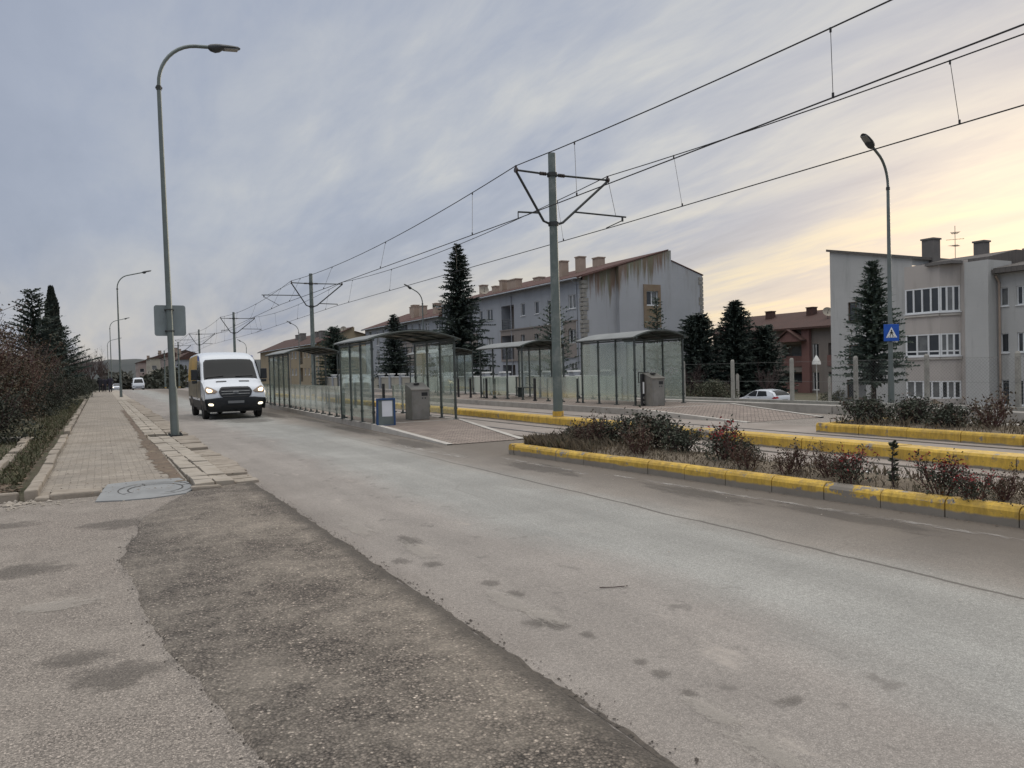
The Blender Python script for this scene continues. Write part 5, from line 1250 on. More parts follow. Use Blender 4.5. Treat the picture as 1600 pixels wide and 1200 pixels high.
def bare_tree(label, h, seed, lv=4, grp=GB, mat='twig', r=.07):
    g = random.Random(seed); t = thing('bare_tree', label, 'tree', (0,0,0), grp); m = MB()
    m.tube([(0,0,-.1),(.03,0,h*.3)], [r*1.3, r], 7); m.build('trunk', 'bark', t)
    m = MB()
    for k in range(6):
        a = k*1.1+g.random(); twigs(m, g, Vector((.03*g.random(),0,h*(.18+.03*k))), Vector((math.cos(a)*.6, math.sin(a)*.6, 1)).normalized(), h*.36, r*.6, lv-1, .5)
    m.build('crown', mat, t); return t
b1 = bare_tree('bare twiggy tree at the left edge, pale sky showing through it', 4.1, 3); b1.location = (-5.6, 30, .05)
dup(b1, (-4.6,37,.05), 2., 1.05, 'second bare tree at the left, right behind the edge tree')
dup(b1, (-.9,118,gl(118)), 1., 1.35, 'distant bare tree above the walkers'); dup(b1, (-1.8,110,gl(110)), 4., 1.2, 'distant bare tree just left of the walkers'); dup(b1, (.4,150,gl(150)), 5., 1.5, 'farthest bare tree beside the distant lamps'); dup(b1, (-2.6,102,gl(102)), 2.4, 1.1, 'distant bare tree at the end of the hedge')
dup(b1, (40.2,45.5,-1.9), 1.5, .85, 'bare shrubby tree at the foot of the dark conifer clump'); dup(b1, (33.6,35.5,-1.4), .5, .5, 'small bare sapling at the right corner of the gable'); dup(b1, (43.5,41,-1.9), 3.3, .8, 'bare tree just behind the white hatchback')
GR = 'shrubs and small plants on the right verge'
v1 = bush('verge_shrub', 'rounded green shrub at the right end of the far platform', 1.5, 1.2, 11, 'twig', 'leafgreen', 4500, .08, 8, 1, .85, grp=GR); v1.location = (26.2, 28.2, -.6)
dup(v1, (29.0,34.5,-1.0), 2., 1.0, 'second green shrub behind the fence, left of the white car'); dup(v1, (45.5,36.5,-2), 1., 1.2, 'shrub at the left corner of the bay window house'); dup(v1, (46,52,-1.9), 1., 1.8, 'large dark shrub at the back of the conifer clump'); dup(v1, (38,46,-1.7), 2., 1.4, 'shrub at the foot of the gable right corner')
# heap of soil before the house
m = MB(); m.grid([[(38.5+r*2.2*math.cos(a), 25+r*3.2*math.sin(a), -2.0+1.25*(1-r)**1.3+.1*math.sin(a*5)*(1-r)) for a in [2*math.pi*k/20 for k in range(20)]] for r in (0,.2,.4,.6,.8,1.)], True); tag(m.build('soil_heap', 'soil', smooth='all'), 'low grey heap of soil in front of the bay window house', 'soil heap')

# rose shrubs and dry grass on the planted islands
GQ = 'rose shrubs on the planted islands'
q1 = bush('rose_shrub', 'dense dark rose shrub at the left end of the planted island', .54, .55, 21, 'twig', 'roseleaf', 1700, .05, 14, 2, .5, grp=GQ)
q2 = bush('rose_shrub', 'rose shrub with a bright red leafy top, middle of the planted island', .72, .40, 22, 'twigred', 'roseleaf', 1000, .05, 9, 2, .45, grp=GQ, leaf2='rosered')
q3 = bush('rose_shrub', 'sparse thorny rose shrub with few brown leaves', .55, .42, 23, 'twigred', 'leafbrown', 520, .045, 10, 2, .25, grp=GQ)
def qput(o, x, y, rz=0., s=1.): o.location = (x, y, .16); o.rotation_euler = (0,0,rz); o.scale = (s,)*3
qput(q1, 7.85, 11.25, 0, .85); qput(q2, 7.65, 8.05, 0, .8); qput(q3, 7.4, 6.7, 0, .65)
for src, x, y, rz, s, lb in ((q1,8.25,10.8,1.2,1.02,'tall dark rose shrub, second from the left end of the planted island'),(q1,8.1,10.05,2.6,1.02,'broad dark rose shrub, third from the left end of the planted island'),(q3,7.35,11.1,.5,.9,'thorny brown rose shrub in front of the dark ones near the kerb'),(q1,7.6,11.75,4.,.6,'small dark rose shrub among dry grass at the island end'),(q3,7.3,9.5,2.,.85,'sparse brown rose shrub against the kerb left of the red topped one'),(q1,8.0,9.35,3.7,.75,'low dark rose shrub close to the red topped one'),(q1,7.95,8.0,5.2,.55,'small dark rose shrub touching the red topped one on its right'),
    (q3,7.35,7.3,3.,.6,'low sparse rose shrub right of the red topped one'),(q3,7.55,6.2,4.,.6,'straggly rose shrub in the bare part of the island'),(q2,7.35,5.75,2.,.55,'rose shrub with a slim dark red tip beside the upright stem'),(q2,7.4,4.75,4.2,.58,'broad rose shrub with red leaves right of the upright stem'),(q2,7.28,4.35,1.1,.42,'low red leaved rose shrub near the right edge of the picture'),(q3,7.5,4.2,1.,.5,'thorny rose shrub at the right edge of the picture'),(q3,7.3,3.8,5.,.55,'last sparse rose shrub cut by the right edge of the picture'),
    (q1,14.4,10.9,.4,1.1,'dark rose shrub at the end of the second island beyond the tracks'),(q1,14.7,10.0,2.,1.1,'second dark rose shrub on the island beyond the tracks'),(q1,14.5,9.1,3.,.9,'third dark rose shrub on the island beyond the tracks'),(q3,14.6,8.4,1.,1.2,'sparse brown shrub on the island beyond the tracks'),(q1,14.9,7.4,5.,.95,'dark rose shrub near the right edge on the island beyond the tracks')):
    dup(src, (x, y, .17), rz, s, lb)
sp = thing('young_shrub', 'single upright dark green stem on the planted island', 'shrub', (7.47,5.32,.15), GQ)
m = MB(); m.tube([(7.47,5.32,.1),(7.46,5.33,.4),(7.47,5.32,.60)], [.012,.01,.005], 5); m.build('stem', 'twig', sp)
m = MB(); g = random.Random(4)
for _ in range(95):
    z = g.uniform(.22, .64); a = g.random()*6.3; needle(m, Vector((7.47,5.32,z)), Vector((math.cos(a), math.sin(a), g.uniform(0,.8))).normalized(), Vector((g.uniform(-1,1),g.uniform(-1,1),1)).normalized(), .075*(1.15-.5*z), .016)
m.build('foliage', 'roseleaf', sp)
grass('dry_grass', 3600, lambda g: ((lambda y: (xi(y)+.22+g.random()**1.3*1.3, y, .14))(12.1-abs(g.gauss(0, .8)))), .24, 'dry', 31, 'dry straw coloured grass at the left end of the planted island', .005)
grass('dry_grass', 4200, lambda g: ((lambda y: (xi(y)+.2+g.random()*1.4, y, .13))(g.uniform(1.5, 11.5))), .13, 'dry', 32, 'short withered grass over the planted island', .005)
grass('dry_grass', 1800, lambda g: (g.uniform(13.75, 15.8), g.uniform(3, 11.3), .15), .22, 'dry', 33, 'withered grass on the island beyond the tracks', .007)
leaves_flat(900, lambda g: ((lambda y: (xi(y)+.2+g.random()*1.5, y, .15))(g.uniform(2, 12))), 'litter', .022, 35, label='dead leaves on the planted island')
leaves_flat(60, lambda g: ((lambda y: (xi(y)+.4+g.random()*1.2, y, .16))(g.uniform(3.5, 9.5))), 'white', .028, 36, 'paper_scraps', 'small pale scraps of litter among the rose shrubs')
leaves_flat(160, lambda g: ((lambda y: (xi(y)-.05-abs(g.gauss(0,.06)), y, .01))(g.uniform(2.5, 12))), 'litter', .014, 37, label='dead leaves along the foot of the yellow kerb')
# distant woods and hill
def wood(name, n, fx, s, mat, seed, label):
    m = MB(); g = random.Random(seed)
    for _ in range(n):
        x, y, z = fx(g); d = Vector((g.uniform(-1,1), g.uniform(-1,1), g.uniform(-.3,1))).normalized(); needle(m, Vector((x,y,z)), d, Vector((g.uniform(-1,1),g.uniform(-1,1),g.uniform(-1,1))).normalized(), s*g.uniform(.6,1.4), s*.35)
    return m.build(name, mat, kind='stuff', label=label)
M['farleaf'] = mk_leaf('far_woodland', (.045,.05,.042), (.07,.07,.055), (.055,.05,.042))
wood('distant_trees', 4200, lambda g: ((lambda x: (x, 345+g.uniform(-12,12), gl(345)+g.random()**1.4*(5+2*math.sin(x*.35)+1.5*math.sin(x*.9))))(g.uniform(-60, 16))), 2.1, 'farleaf', 41, 'grey wooded strip where the road meets the hill')
wood('distant_trees', 2600, lambda g: ((lambda y: (13.5+g.uniform(-1,1.8), y, gl(y)+g.random()**1.2*(3.6+1.2*math.sin(y*.5))))(g.uniform(165, 300))), 1.0, 'leafdark', 42, 'dark tree strip in front of the distant apartment blocks')
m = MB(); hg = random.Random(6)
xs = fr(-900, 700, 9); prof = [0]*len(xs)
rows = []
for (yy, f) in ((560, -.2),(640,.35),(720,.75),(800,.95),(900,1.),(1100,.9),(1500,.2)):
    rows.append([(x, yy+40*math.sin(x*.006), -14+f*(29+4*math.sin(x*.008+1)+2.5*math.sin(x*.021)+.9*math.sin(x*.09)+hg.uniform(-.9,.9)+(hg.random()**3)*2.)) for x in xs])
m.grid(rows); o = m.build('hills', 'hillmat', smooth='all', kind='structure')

# ------------------------------------------------------------------ vehicles (built pointing along -Y, nose at y=0)
def hull(prof, Wf, r=.06, ts=(0,.3,.6,.8,.9,.96,1.)):
    tt = [-t for t in reversed(ts[1:])]+list(ts); n = len(prof); rows = []
    for i, (y, z) in enumerate(prof):
        a, b = prof[max(0,i-1)], prof[min(n-1,i+1)]; d = Vector((0, b[0]-a[0], b[1]-a[1])).normalized(); nr = Vector((0, -d.z, d.y))
        row = []
        for t in tt: e = -r*(abs(t)**9)-.035*t*t; row.append((t*Wf(z), y+nr.y*e, z+nr.z*e))
        rows.append(row)
    m = MB(); m.grid(rows)
    for s in (0, -1):
        ch = [rw[s] for rw in rows]; k = max(range(n), key=lambda i: ch[i][2]); sg = -1 if s == 0 else 1
        fr_, re = ch[:k+1], ch[k:][::-1]
        def yat(c, z):
            if z <= c[0][2]: return c[0][1]
            for p, q in zip(c, c[1:]):
                if p[2] <= z <= q[2]+1e-9: return p[1]+(q[1]-p[1])*((z-p[2])/max(1e-6, q[2]-p[2]))
            return c[-1][1]
        zs = sorted({round(p[2], 4) for p in ch}); zs2 = [zs[0]]
        for a, b in zip(zs, zs[1:]):
            c = max(1, int((b-a)/.12)); zs2 += [a+(b-a)*(j+1)/c for j in range(c)]
        m.grid([[(sg*Wf(z), yat(fr_, z), z), (sg*Wf(z), yat(re, z), z)] for z in zs2])
    def S(t, z, off=.012):   # point on the front skin at height z
        z0 = prof[0][1]
        for p, q in zip(prof, prof[1:]):
            if p[1] <= z <= q[1]:
                f = (z-p[1])/max(1e-6, q[1]-p[1]); y = p[0]+(q[0]-p[0])*f; d = Vector((0, q[0]-p[0], q[1]-p[1])).normalized(); nr = Vector((0, -d.z, d.y))
                e = -r*(abs(t)**9)-.035*t*t+off; return Vector((t*Wf(z), y+nr.y*e, z+nr.z*e))
        return Vector((t*Wf(z), prof[0][0], z))
    return m, S
def patch(S, pts, off, n=1):   # polygon in (t,z) subdivided as a fan of rows between z levels
    m = MB(); zs = sorted({p[1] for p in pts}); Z = []
    for a, b in zip(zs, zs[1:]):
        c = max(1, int((b-a)/.05)); Z += [a+(b-a)*j/c for j in range(c)]
    Z.append(zs[-1]); rows = []
    for z in Z:
        xs = []
        for p, q in zip(pts, pts[1:]+pts[:1]):
            if (p[1]-z)*(q[1]-z) <= 1e-12 and abs(p[1]-q[1]) > 1e-9: xs.append(p[0]+(q[0]-p[0])*(z-p[1])/(q[1]-p[1]))
            elif abs(p[1]-q[1]) <= 1e-9 and abs(p[1]-z) < 1e-9: xs += [p[0], q[0]]
        if not xs: continue
        a, b = min(xs), max(xs); rows.append([S(a+(b-a)*k/10, z, off) for k in range(11)])
    m.grid(rows); return m
def wheel(par, x, y, r, w, name='wheel'):
    m = MB(); s = 1 if x > 0 else -1
    m.lathe((x-w/2, y, r), [(r*.62,0),(r*.9,0),(r,.03),(r,w-.03),(r*.9,w),(r*.62,w)], 22, 'x'); t = m.build(name, 'rubber', par, smooth=True)
    m = MB(); m.lathe((x+s*(w/2-.03), y, r), [(0,0),(r*.2,.02*s),(r*.5,-.01*s),(r*.63,.01*s)], 20, 'x'); m.lathe((x-s*(w/2-.01), y, r), [(0,0),(r*.62,0)], 14, 'x'); m.build('rim', 'rim', t, smooth=True); return t
def sidepatch(m, sg, Wf, pts, off=.012):   # polygon (y,z) laid on the flank
    Y = sorted(p[1] for p in pts); zs = sorted({p[1] for p in pts}); Z = []
    for a, b in zip(zs, zs[1:]): c = max(1, int((b-a)/.1)); Z += [a+(b-a)*j/c for j in range(c)]
    Z.append(zs[-1]); rows = []
    for z in Z:
        xs = []
        for p, q in zip(pts, pts[1:]+pts[:1]):
            if (p[1]-z)*(q[1]-z) <= 1e-12 and abs(p[1]-q[1]) > 1e-9: xs.append(p[0]+(q[0]-p[0])*(z-p[1])/(q[1]-p[1]))
            elif abs(p[1]-q[1]) <= 1e-9 and abs(p[1]-z) < 1e-9: xs += [p[0], q[0]]
        if xs: rows.append([(sg*(Wf(z)+off), min(xs), z), (sg*(Wf(z)+off), max(xs), z)])
    m.grid(rows)
def arch(m, sg, Wf, y, z, r, off=.006):
    m.quad(*[(sg*(Wf(max(.3, z+r*math.sin(a)))+off), y+r*math.cos(a), max(.28, z+r*math.sin(a))) for a in [math.pi*k/12 for k in range(13)]])

def make_van(loc):
    Wf = lambda z: (.96+.07*sm(.3,.8,z) - .0*z) if z < 1.3 else 1.03-.115*((z-1.3)/1.25)**1.6
    prof = [(.16,.33),(.07,.40),(.02,.55),(.0,.72),(.02,.88),(.06,1.02),(.13,1.12),(.28,1.20),(.55,1.30),(.80,1.385),(.93,1.43),(1.05,1.52),(1.30,1.78),(1.55,2.04),(1.68,2.16),(1.85,2.27),(2.15,2.37),(2.6,2.44),(3.4,2.47),(4.6,2.465),(5.25,2.43),(5.42,2.33),(5.47,2.0),(5.5,1.2),(5.5,.5),(5.46,.36)]
    t = thing('delivery_van', 'white delivery van with lit headlamps and an ochre wrapped side, driving toward the camera', 'van', (0,0,0))
    m, S = hull(prof, Wf, .07); 
    b = m.build('body', 'vanwhite', t, smooth=True)
    b.modifiers.new('weld', 'WELD').merge_threshold = .002
    m = patch(S, [(-.86,1.485),(.86,1.485),(.865,1.56),(.855,2.05),(.80,2.12),(-.80,2.12),(-.855,2.05),(-.865,1.56)], .012); ws = m.build('windscreen', 'carglass', t, smooth='all')
    m = patch(S, [(-.90,1.45),(.90,1.45),(.905,1.52),(.89,2.08),(.82,2.16),(-.82,2.16),(-.89,2.08),(-.905,1.52)], .006); m.build('windscreen_seal', 'vandark', t, smooth='all')
    for s in (-1, 1):
        m = MB(); m.tube([S(s*.5-.35, 1.50, .03), S(s*.5+.25, 1.53, .03)], .014, 5); m.build('wiper', 'black', ws)
        m = MB(); a, c = S(s*.38-.17, 1.335, .012), S(s*.38+.17, 1.335, .012); m.obox((a+c)/2, (c-a)/2, (0,.035,.012), (0,-.003,.008)); m.build('bonnet_vent', 'black', t)
    gp = [(-.38,.73),(.38,.73),(.50,.84),(.55,.98),(.49,1.10),(.43,1.135),(-.43,1.135),(-.49,1.10),(-.55,.98),(-.50,.84)]
    gr = patch(S, gp, .025).build('grille', 'vandark', t, smooth='all')
    for z in (.80,.89,.98,1.07):
        m = MB(); w = .40 if z < .85 else .46; m.tube([S(w*(k/8*2-1), z, .035) for k in range(9)], .014, 5); m.build('grille_bar', 'chrome' if z in (.89,.98) else 'black', gr)
    m = MB(); c = S(0, .935, .05); m.lathe(c, [(0,-.012),(.09,-.012),(.11,0),(.11,.02)], 18, 'y'); m.v = [(x, y, c.z+(z-c.z)*.42) for x, y, z in m.v]; m.build('oval_emblem', 'chrome', gr)
    bm_ = patch(S, [(-1.,.34),(1.,.34),(1.,.74),(.60,.775),(-.60,.775),(-1.,.74)], .03)
    for s in (-1, 1):
        sidepatch(bm_, s, Wf, [(.0,.34),(.62,.34),(.62,.66),(.0,.70)], .02)
    bp_ = bm_.build('bumper', 'vandark', t, smooth=True)
    patch(S, [(-.42,.44),(.42,.44),(.42,.50),(-.42,.50)], .04).build('lower_intake', 'black', bp_)
    patch(S, [(-.27,.575),(.27,.575),(.27,.665),(-.27,.665)], .048).build('number_plate', 'plate', bp_)
    for s in (-1, 1):
        L_ = [(s*.57,.99),(s*.66,.93),(s*.93,.93),(s*.975,1.04),(s*.965,1.18),(s*.90,1.22),(s*.74,1.12)]
        hl = patch(S, L_, .016).build('headlight', 'lampglass', t, smooth='all')
        patch(S, [(s*.76,.98),(s*.88,.975),(s*.93,1.05),(s*.91,1.13),(s*.83,1.09),(s*.75,1.04)], .03).build('lit_lamp', 'headlamp', hl, smooth='all')
        fl_ = patch(S, [(s*.78,.50),(s*.90,.50),(s*.93,.54),(s*.90,.58),(s*.78,.58),(s*.75,.54)], .045).build('fog_light', 'foglamp', bp_)
        m = MB(); sidepatch(m, s, Wf, [(1.02,1.43),(2.25,1.43),(2.25,2.08),(1.62,2.08)]); m.build('side_window', 'carglass', t)
        m = MB(); sidepatch(m, s, Wf, [(2.55,.75),(5.4,.75),(5.4,2.28),(2.75,2.34),(2.4,2.2),(2.4,1.2)], .008); sidepatch(m, s, Wf, [(1.15,.75),(2.38,.75),(2.38,1.36),(1.2,1.36)], .008); m.build('side_wrap', 'wrap', t)
        m = MB(); sidepatch(m, s, Wf, [(1.95,2.12),(2.36,2.12),(2.5,2.3),(2.15,2.3)], .01); m.build('blue_stripe', 'signblue', t)
        m = MB(); sidepatch(m, s, Wf, [(.62,.36),(5.45,.36),(5.45,.66),(.62,.66)], .014); m.build('side_cladding', 'vandark', t)
        m = MB(); [arch(m, s, Wf, y, .36, .44, .022) for y in (1.02, 4.35)]; m.build('wheel_arch', 'black', t)
        for y in (1.02, 4.35): wheel(t, s*.90, y, .345, .22)
        mr = MB(); mr.obox((s*1.21, 1.32, 1.60), (.11,0,0), (0,.05,0), (0,0,.19)); mr.obox((s*1.21, 1.32, 1.34), (.09,0,0), (0,.045,0), (0,0,.05)); mr.tube([(s*1.0,1.35,1.42),(s*1.12,1.33,1.45)], .035, 6); mr.build('wing_mirror', 'vandark', t, bevel=.03)
        m = MB(); m.tube([(s*(Wf(z)+.006), 2.32, z) for z in (.7,1.,1.36,1.8,2.1)], .008, 4); m.build('door_seam', 'black', t)
    m = MB(); m.box(-.9,.9,.3,5.3,.26,.4); m.build('underbody', 'black', t)
    m = MB(); m.tube([(-.5,4.35,.35),(.5,4.35,.35)], .06, 8); m.lathe((.05,4.75,.33), [(.0,-.1),(.3,-.1),(.34,0),(.3,.1),(0,.1)], 16, 'x'); m.build('axle', 'black', t)
    m = MB(); m.box(-.78,.78,5.505,5.515,1.5,2.0); m.build('rear_window', 'carglass', t)
    t.location = loc; return t
make_van((4.22, 28.55, 0))

def make_car(label, loc, rz, prof, Wh, belt, top, glass, paint='vanwhite', wb=(.85, 3.4), name='parked_car', lightsz=(.62,.74), rear_glass=None, sidewin=None, lit=False, grp=None):
    Wf = lambda z: (Wh-.05+.05*sm(.2,.6,z)) if z < belt else Wh-(.24)*((z-belt)/(top-belt))**1.2
    t = thing(name, label, 'car', (0,0,0), grp); m, S = hull(prof, Wf, .06)
    b = m.build('body', paint, t, smooth=True); b.modifiers.new('weld', 'WELD').merge_threshold = .002
    patch(S, [(-.82,glass[0]),(.82,glass[0]),(.78,glass[1]),(-.78,glass[1])], .01).build('windscreen', 'carglass', t, smooth='all')
    # rear skin sampled from the reversed profile
    rp = list(reversed(prof)); 
    def Rr(tt, z, off=.012):
        for p, q in zip(rp, rp[1:]):
            if p[1] <= z <= q[1]:
                f = (z-p[1])/max(1e-6, q[1]-p[1]); y = p[0]+(q[0]-p[0])*f; d = Vector((0, q[0]-p[0], q[1]-p[1])).normalized(); nr = Vector((0, d.z, -d.y)); e = -.06*abs(tt)**9-.035*tt*tt+off
                return Vector((tt*Wf(z), y+nr.y*e, z+nr.z*e))
        return Vector((tt*Wf(z), rp[0][0], z))
    rg = rear_glass or glass
    patch(Rr, [(-.80,rg[0]),(.80,rg[0]),(.74,rg[1]),(-.74,rg[1])], .012).build('rear_window', 'carglass', t, smooth='all')
    patch(Rr, [(-.3,.66),(.3,.66),(.3,.76),(-.3,.76)], .015).build('number_plate', 'plate', t)
    patch(S, [(-.55,.5),(.55,.5),(.6,.62),(-.6,.62)], .012).build('grille', 'black', t)
    patch(Rr, [(-.9,.24),(.9,.24),(.9,.42),(-.9,.42)], .012).build('bumper', 'vandark', t)
    for s in (-1, 1):
        patch(S, [(s*.62,lightsz[0]),(s*.95,lightsz[0]),(s*.97,lightsz[1]),(s*.72,lightsz[1])], .014).build('headlight', 'headlamp' if lit else 'chrome', t)
        patch(Rr, [(s*.62,.86),(s*.98,.82),(s*.98,.98),(s*.7,.98)], .014).build('tail_light', 'taillight', t)
        m = MB(); sidepatch(m, s, Wf, [(prof[-3][0]-.42, .84), (prof[-3][0]-.06, .82), (prof[-3][0]-.10, .98), (prof[-3][0]-.22, .96)]); m.build('tail_light', 'taillight', t)
        for sw in sidewin: m = MB(); sidepatch(m, s, Wf, sw); m.build('side_window', 'carglass', t)
        m = MB(); [arch(m, s, Wf, y, .31, .36, .008) for y in wb]; m.build('wheel_arch', 'black', t)
        for y in wb: wheel(t, s*(Wh-.11), y, .30, .2)
        m = MB(); m.obox((s*(Wh+.05), sidewin[0][0][0]+.25, belt+.02), (.09,0,0), (0,.05,0), (0,0,.06)); m.build('wing_mirror', paint, t, bevel=.02)
    t.location = loc; t.rotation_euler = (0,0,rz); return t
HB = [(.10,.22),(.02,.35),(.0,.55),(.06,.70),(.30,.80),(.75,.90),(1.0,.95),(1.35,1.16),(1.75,1.38),(2.1,1.455),(2.7,1.475),(3.3,1.42),(3.75,1.27),(4.02,1.02),(4.12,.86),(4.16,.55),(4.13,.35),(4.05,.22)]
SW = [[(1.3,.97),(2.28,.97),(2.28,1.36),(1.95,1.36)], [(2.36,.97),(3.3,1.0),(3.1,1.34),(2.36,1.36)]]
make_car('white hatchback parked beyond the fence in front of the dark conifers, seen from behind', (42.35, 42.6, gz(41.2,41)), math.pi, HB, .88, .92, 1.475, (1.0,1.40), sidewin=SW, rear_glass=(1.05,1.38))
make_car('tiny white car with its front showing far down the road beside the distant lamp', (3.3, 196, gl(196)), 0, HB, .88, .92, 1.475, (1.0,1.40), sidewin=SW, rear_glass=(1.05,1.38), name='distant_car', lit=True)
MB_ = [(.1,.3),(.0,.5),(.02,.9),(.12,1.15),(.45,1.7),(.8,2.1),(1.2,2.25),(3,2.28),(5.3,2.25),(5.5,2.1),(5.55,1.2),(5.55,.6),(5.5,.3)]
make_car('tiny white minibus far down the road in front of the distant apartment blocks', (6.3, 158, gl(158)), 0, MB_, .98, 1.2, 2.28, (1.3,2.0), wb=(1.0,4.2), sidewin=[[(1.1,1.3),(2.6,1.3),(2.6,1.95),(1.2,1.95)],[(2.8,1.3),(5.2,1.3),(5.2,1.95),(2.8,1.95)]], rear_glass=(1.3,1.95), name='minibus')

# ------------------------------------------------------------------ people
def person(label, loc, rz, coat, step=.16, arm=.1, seed=1, h=1.72):
    k = h/1.72; V = []; E_ = []; Rr = []
    def add(p, r, par=None):
        V.append((p[0]*k, p[1]*k, p[2]*k)); Rr.append(r*k)
        if par is not None: E_.append((par, len(V)-1))
        return len(V)-1
    pel = add((0,0,.95), .15); wa = add((0,0,1.12), .145, pel); ch = add((0,.0,1.33), .17, wa); nk = add((0,-.01,1.49), .062, ch); hd = add((0,-.03,1.58), .092, nk); tp = add((0,-.02,1.67), .075, hd)
    for s, st in ((-1, step), (1, -step)):
        hp = add((s*.1,0,.88), .115, pel); kn = add((s*.1,-st*.6-.03,.49), .075, hp); an = add((s*.1,st*-1.0+.03,.09), .052, kn); add((s*.11,-st-.12,.045), .045, an)
        sh = add((s*.2,0,1.40), .08, ch); el = add((s*.26,.05+st*.3,1.12), .058, sh); wr = add((s*.25,-.02+st*.9,.89), .043, el); pm = add((s*.25,-.04+st*1.0,.82), .036, wr)
        for f in range(4): add((s*.25-.025+.017*f, -.05+st*1.03-.01*abs(f-1.5), .745+.01*abs(f-1.5)), .010, pm)
        add((s*.22, -.075+st*1.0, .79), .011, pm)
    me = bpy.data.meshes.new('person'); me.from_pydata(V, E_, []); o = bpy.data.objects.new('person', me); COL.objects.link(o)
    sk = o.modifiers.new('skin', 'SKIN'); sk.use_smooth_shade = True
    lay = me.skin_vertices[0] if me.skin_vertices else None
    if lay is None: me.attributes.new('skin', 'FLOAT', 'POINT')
    for i, d in enumerate(me.skin_vertices[0].data): d.radius = (Rr[i], Rr[i]*.8 if i in (0,1,2) else Rr[i]); d.use_root = (i == 0)
    o.modifiers.new('sub', 'SUBSURF').levels = 1
    dg = bpy.context.evaluated_depsgraph_get(); nm = bpy.data.meshes.new_from_object(o.evaluated_get(dg)); bpy.data.objects.remove(o)
    p = bpy.data.objects.new('person', nm); COL.objects.link(p); nm.materials.clear()
    for mm in (coat, 'skin', 'black', 'hair'): nm.materials.append(M[mm])
    for f in nm.polygons:
        z = f.center.z/k; f.material_index = 0
        if z > 1.47: f.material_index = 3 if (z > 1.63 or f.center.y > .0) else 1
        elif z < .86 and abs(f.center.x)/k > .2: f.material_index = 1
        elif z < .12: f.material_index = 2
        f.use_smooth = True
    p.location = loc; p.rotation_euler = (0,0,rz); tag(p, label, 'person', 'walkers on the sidewalk')
    m = MB(); m.grid([[(r*k*math.cos(a), r*.72*k*math.sin(a), z*k) for a in [2*math.pi*q/14 for q in range(14)]] for z, r in ((.72,.205),(.95,.195),(1.15,.185),(1.35,.20),(1.44,.16))], True)
    c = m.build('coat', coat, None, smooth='all'); c.parent = p; return p
person('person in a dark coat walking at the left of the distant group on the sidewalk', (.05,97,.053), 2.9, 'cloth1', .14, seed=1)
person('person in dark clothes walking in the middle of the distant group on the sidewalk', (.45,97.6,.053), 3.1, 'cloth2', -.16, seed=2, h=1.66)
person('person in dark navy clothes walking at the right of the distant group, nearest the lamp', (.98,94.5,.053), 3.2, 'cloth2', .18, seed=3, h=1.78)

# ------------------------------------------------------------------ camera, light, sky
F, H = 1200., 1.55; yaw, pit, rol = R(28.2), R(1.19), R(1.5)
fw = Vector((math.sin(yaw)*math.cos(pit), math.cos(yaw)*math.cos(pit), -math.sin(pit))); rt = Vector((math.cos(yaw), -math.sin(yaw), 0)); up = rt.cross(fw)
rt, up = rt*math.cos(rol)-up*math.sin(rol), up*math.cos(rol)+rt*math.sin(rol)
cd = bpy.data.cameras.new('camera'); cam = bpy.data.objects.new('camera', cd); COL.objects.link(cam)
cam.matrix_world = Matrix(((rt.x, up.x, -fw.x, 0), (rt.y, up.y, -fw.y, 0), (rt.z, up.z, -fw.z, H), (0,0,0,1)))
cd.sensor_fit = 'HORIZONTAL'; cd.sensor_width = 36; cd.lens = 36*F/1600; cd.clip_start = .05; cd.clip_end = 6000
scn.camera = cam
SAZ, SEL = R(64), R(9)
sd = bpy.data.lights.new('sun', 'SUN'); sd.energy = 1.0; sd.angle = R(14); sd.color = (1., .86, .68)
so = bpy.data.objects.new('sun', sd); COL.objects.link(so)
sv = Vector((math.sin(SAZ)*math.cos(SEL), math.cos(SAZ)*math.cos(SEL), math.sin(SEL))); so.rotation_euler = sv.to_track_quat('Z', 'Y').to_euler(); so.location = (0, 0, 60)
w = bpy.data.worlds.new('World'); scn.world = w; w.use_nodes = True
t = w.node_tree; n = t.nodes; l = t.links; n.clear()
class WN(NT):
    def __init__(s): s.t = t; s.n = n; s.l = l; s.tc = n.new('ShaderNodeTexCoord').outputs['Generated']
W = WN()
sky = n.new('ShaderNodeTexSky'); sky.sky_type = 'NISHITA'; sky.sun_disc = False; sky.sun_elevation = SEL; sky.sun_rotation = SAZ; sky.air_density = 1.2; sky.dust_density = 2.
o = W.xyz(); zc = W.math('MAXIMUM', o[2], 0.)
inv = W.math('DIVIDE', 1., W.math('ADD', zc, .13))
cxy = n.new('ShaderNodeCombineXYZ'); l.new(W.math('MULTIPLY', o[0], inv), cxy.inputs[0]); l.new(W.math('MULTIPLY', o[1], inv), cxy.inputs[1]); l.new(W.math('MULTIPLY', zc, 1.2), cxy.inputs[2])
P = cxy.outputs[0]
streak = W.noise(1.0, 7, .58, W.map((1.25, .30, 1.), (0, 0, R(8)), P), .45)
soft = W.noise(.55, 4, .5, W.map((1., .7, 1.), (0, 0, R(10)), P), .4)
fine = W.noise(4.2, 6, .6, W.map((1.2, .30, 1.), (0, 0, R(4)), P), .3)
hl = W.math('SQRT', W.math('ADD', W.math('MULTIPLY', o[0], o[0]), W.math('MULTIPLY', o[1], o[1])))
az = W.math('DIVIDE', W.math('ADD', W.math('MULTIPLY', o[0], math.sin(SAZ)), W.math('MULTIPLY', o[1], math.cos(SAZ))), W.math('MAXIMUM', hl, .001))   # 1 toward the sun
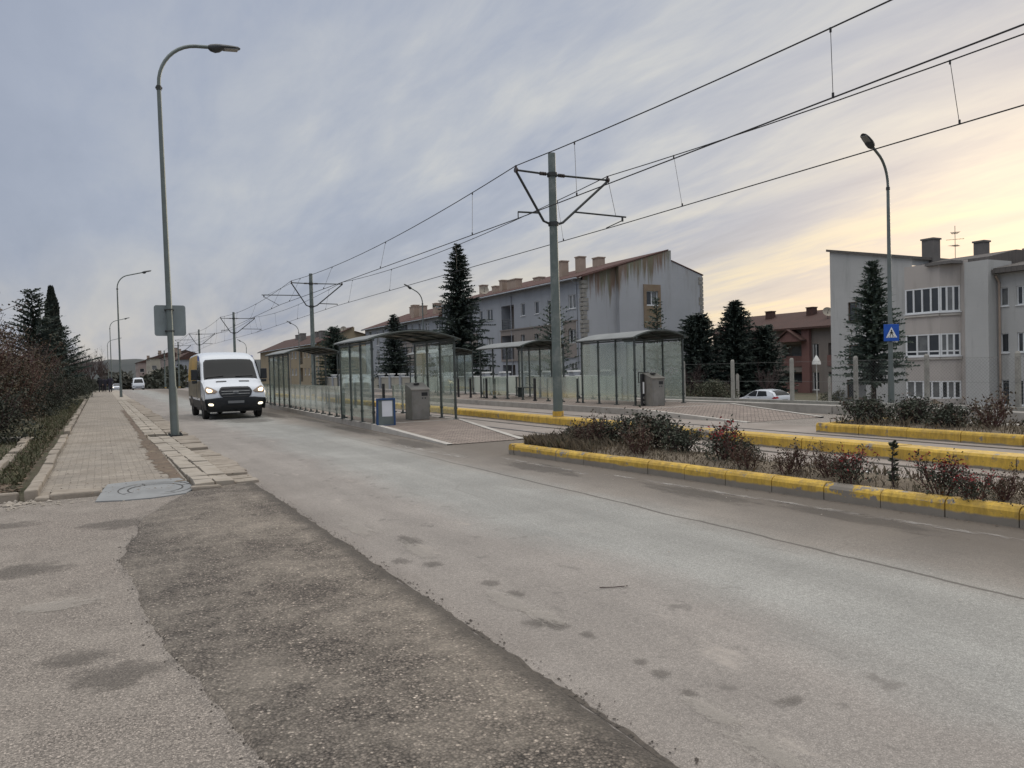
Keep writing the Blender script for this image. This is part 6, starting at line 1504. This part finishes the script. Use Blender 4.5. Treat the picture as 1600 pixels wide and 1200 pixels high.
# brightening of the cloud deck toward the sun side
near = W.ramp(az, (.30, 0.), (.70, .42), (.88, .85), (1., 1.))
v = W.math('ADD', W.math('ADD', W.math('MULTIPLY', near, .34), W.math('MULTIPLY', W.math('MULTIPLY', W.math('SUBTRACT', streak, .5), 1.5), W.ramp(az, (.3, .42), (.75, 1.)))), W.math('ADD', W.math('MULTIPLY', W.math('SUBTRACT', soft, .5), .75), W.math('MULTIPLY', W.math('MULTIPLY', W.math('SUBTRACT', fine, .5), 1.15), W.ramp(az, (.4, .3), (.85, 1.)))))
cl = W.ramp(W.math('ADD', v, .16), (0., (.215,.243,.31)), (.25, (.255,.283,.35)), (.50, (.315,.335,.378)), (.78, (.405,.41,.41)), (1., (.48,.465,.43)))
low = W.ramp(zc, (.0, 1.), (.075, .92), (.135, .42), (.19, .10), (.26, 0.))
glow = W.math('MULTIPLY', low, W.ramp(az, (.76, 0.), (.91, .5), (.985, .95)))
gs = W.math('ADD', streak, W.math('MULTIPLY', W.math('SUBTRACT', fine, .5), .85))
gst = W.math('MULTIPLY', glow, W.ramp(gs, (.43, .0), (.54, .45), (.66, 1.)))
cl = W.mix(gst, cl, (.575,.475,.275))
# pale band low over the horizon away from the sun
band = W.math('MULTIPLY', W.ramp(zc, (0., .9), (.05, .75), (.11, .35), (.17, 0.)), W.ramp(W.math('ADD', streak, W.math('MULTIPLY', W.math('SUBTRACT', az, .5), .25)), (.36, 0.), (.62, .85)))
cl = W.mix(band, cl, (.49,.45,.375))
cl = W.mix(W.ramp(zc, (.42, 0.), (.7, .9)), cl, (.41,.395,.375))
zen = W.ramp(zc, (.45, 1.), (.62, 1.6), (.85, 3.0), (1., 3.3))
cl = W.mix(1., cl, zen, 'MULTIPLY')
nis = W.mix(1., sky.outputs[0], (.1,.1,.1), 'MULTIPLY')
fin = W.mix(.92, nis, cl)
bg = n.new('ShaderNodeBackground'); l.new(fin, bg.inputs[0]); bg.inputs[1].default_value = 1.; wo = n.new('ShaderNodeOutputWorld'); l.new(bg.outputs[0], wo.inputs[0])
scn.view_settings.view_transform = 'Standard'; scn.view_settings.look = 'None'; scn.view_settings.exposure = .6; scn.view_settings.gamma = 1.
scn.cycles.use_denoising = True
scn.cycles.max_bounces = 6; scn.cycles.transparent_max_bounces = 16
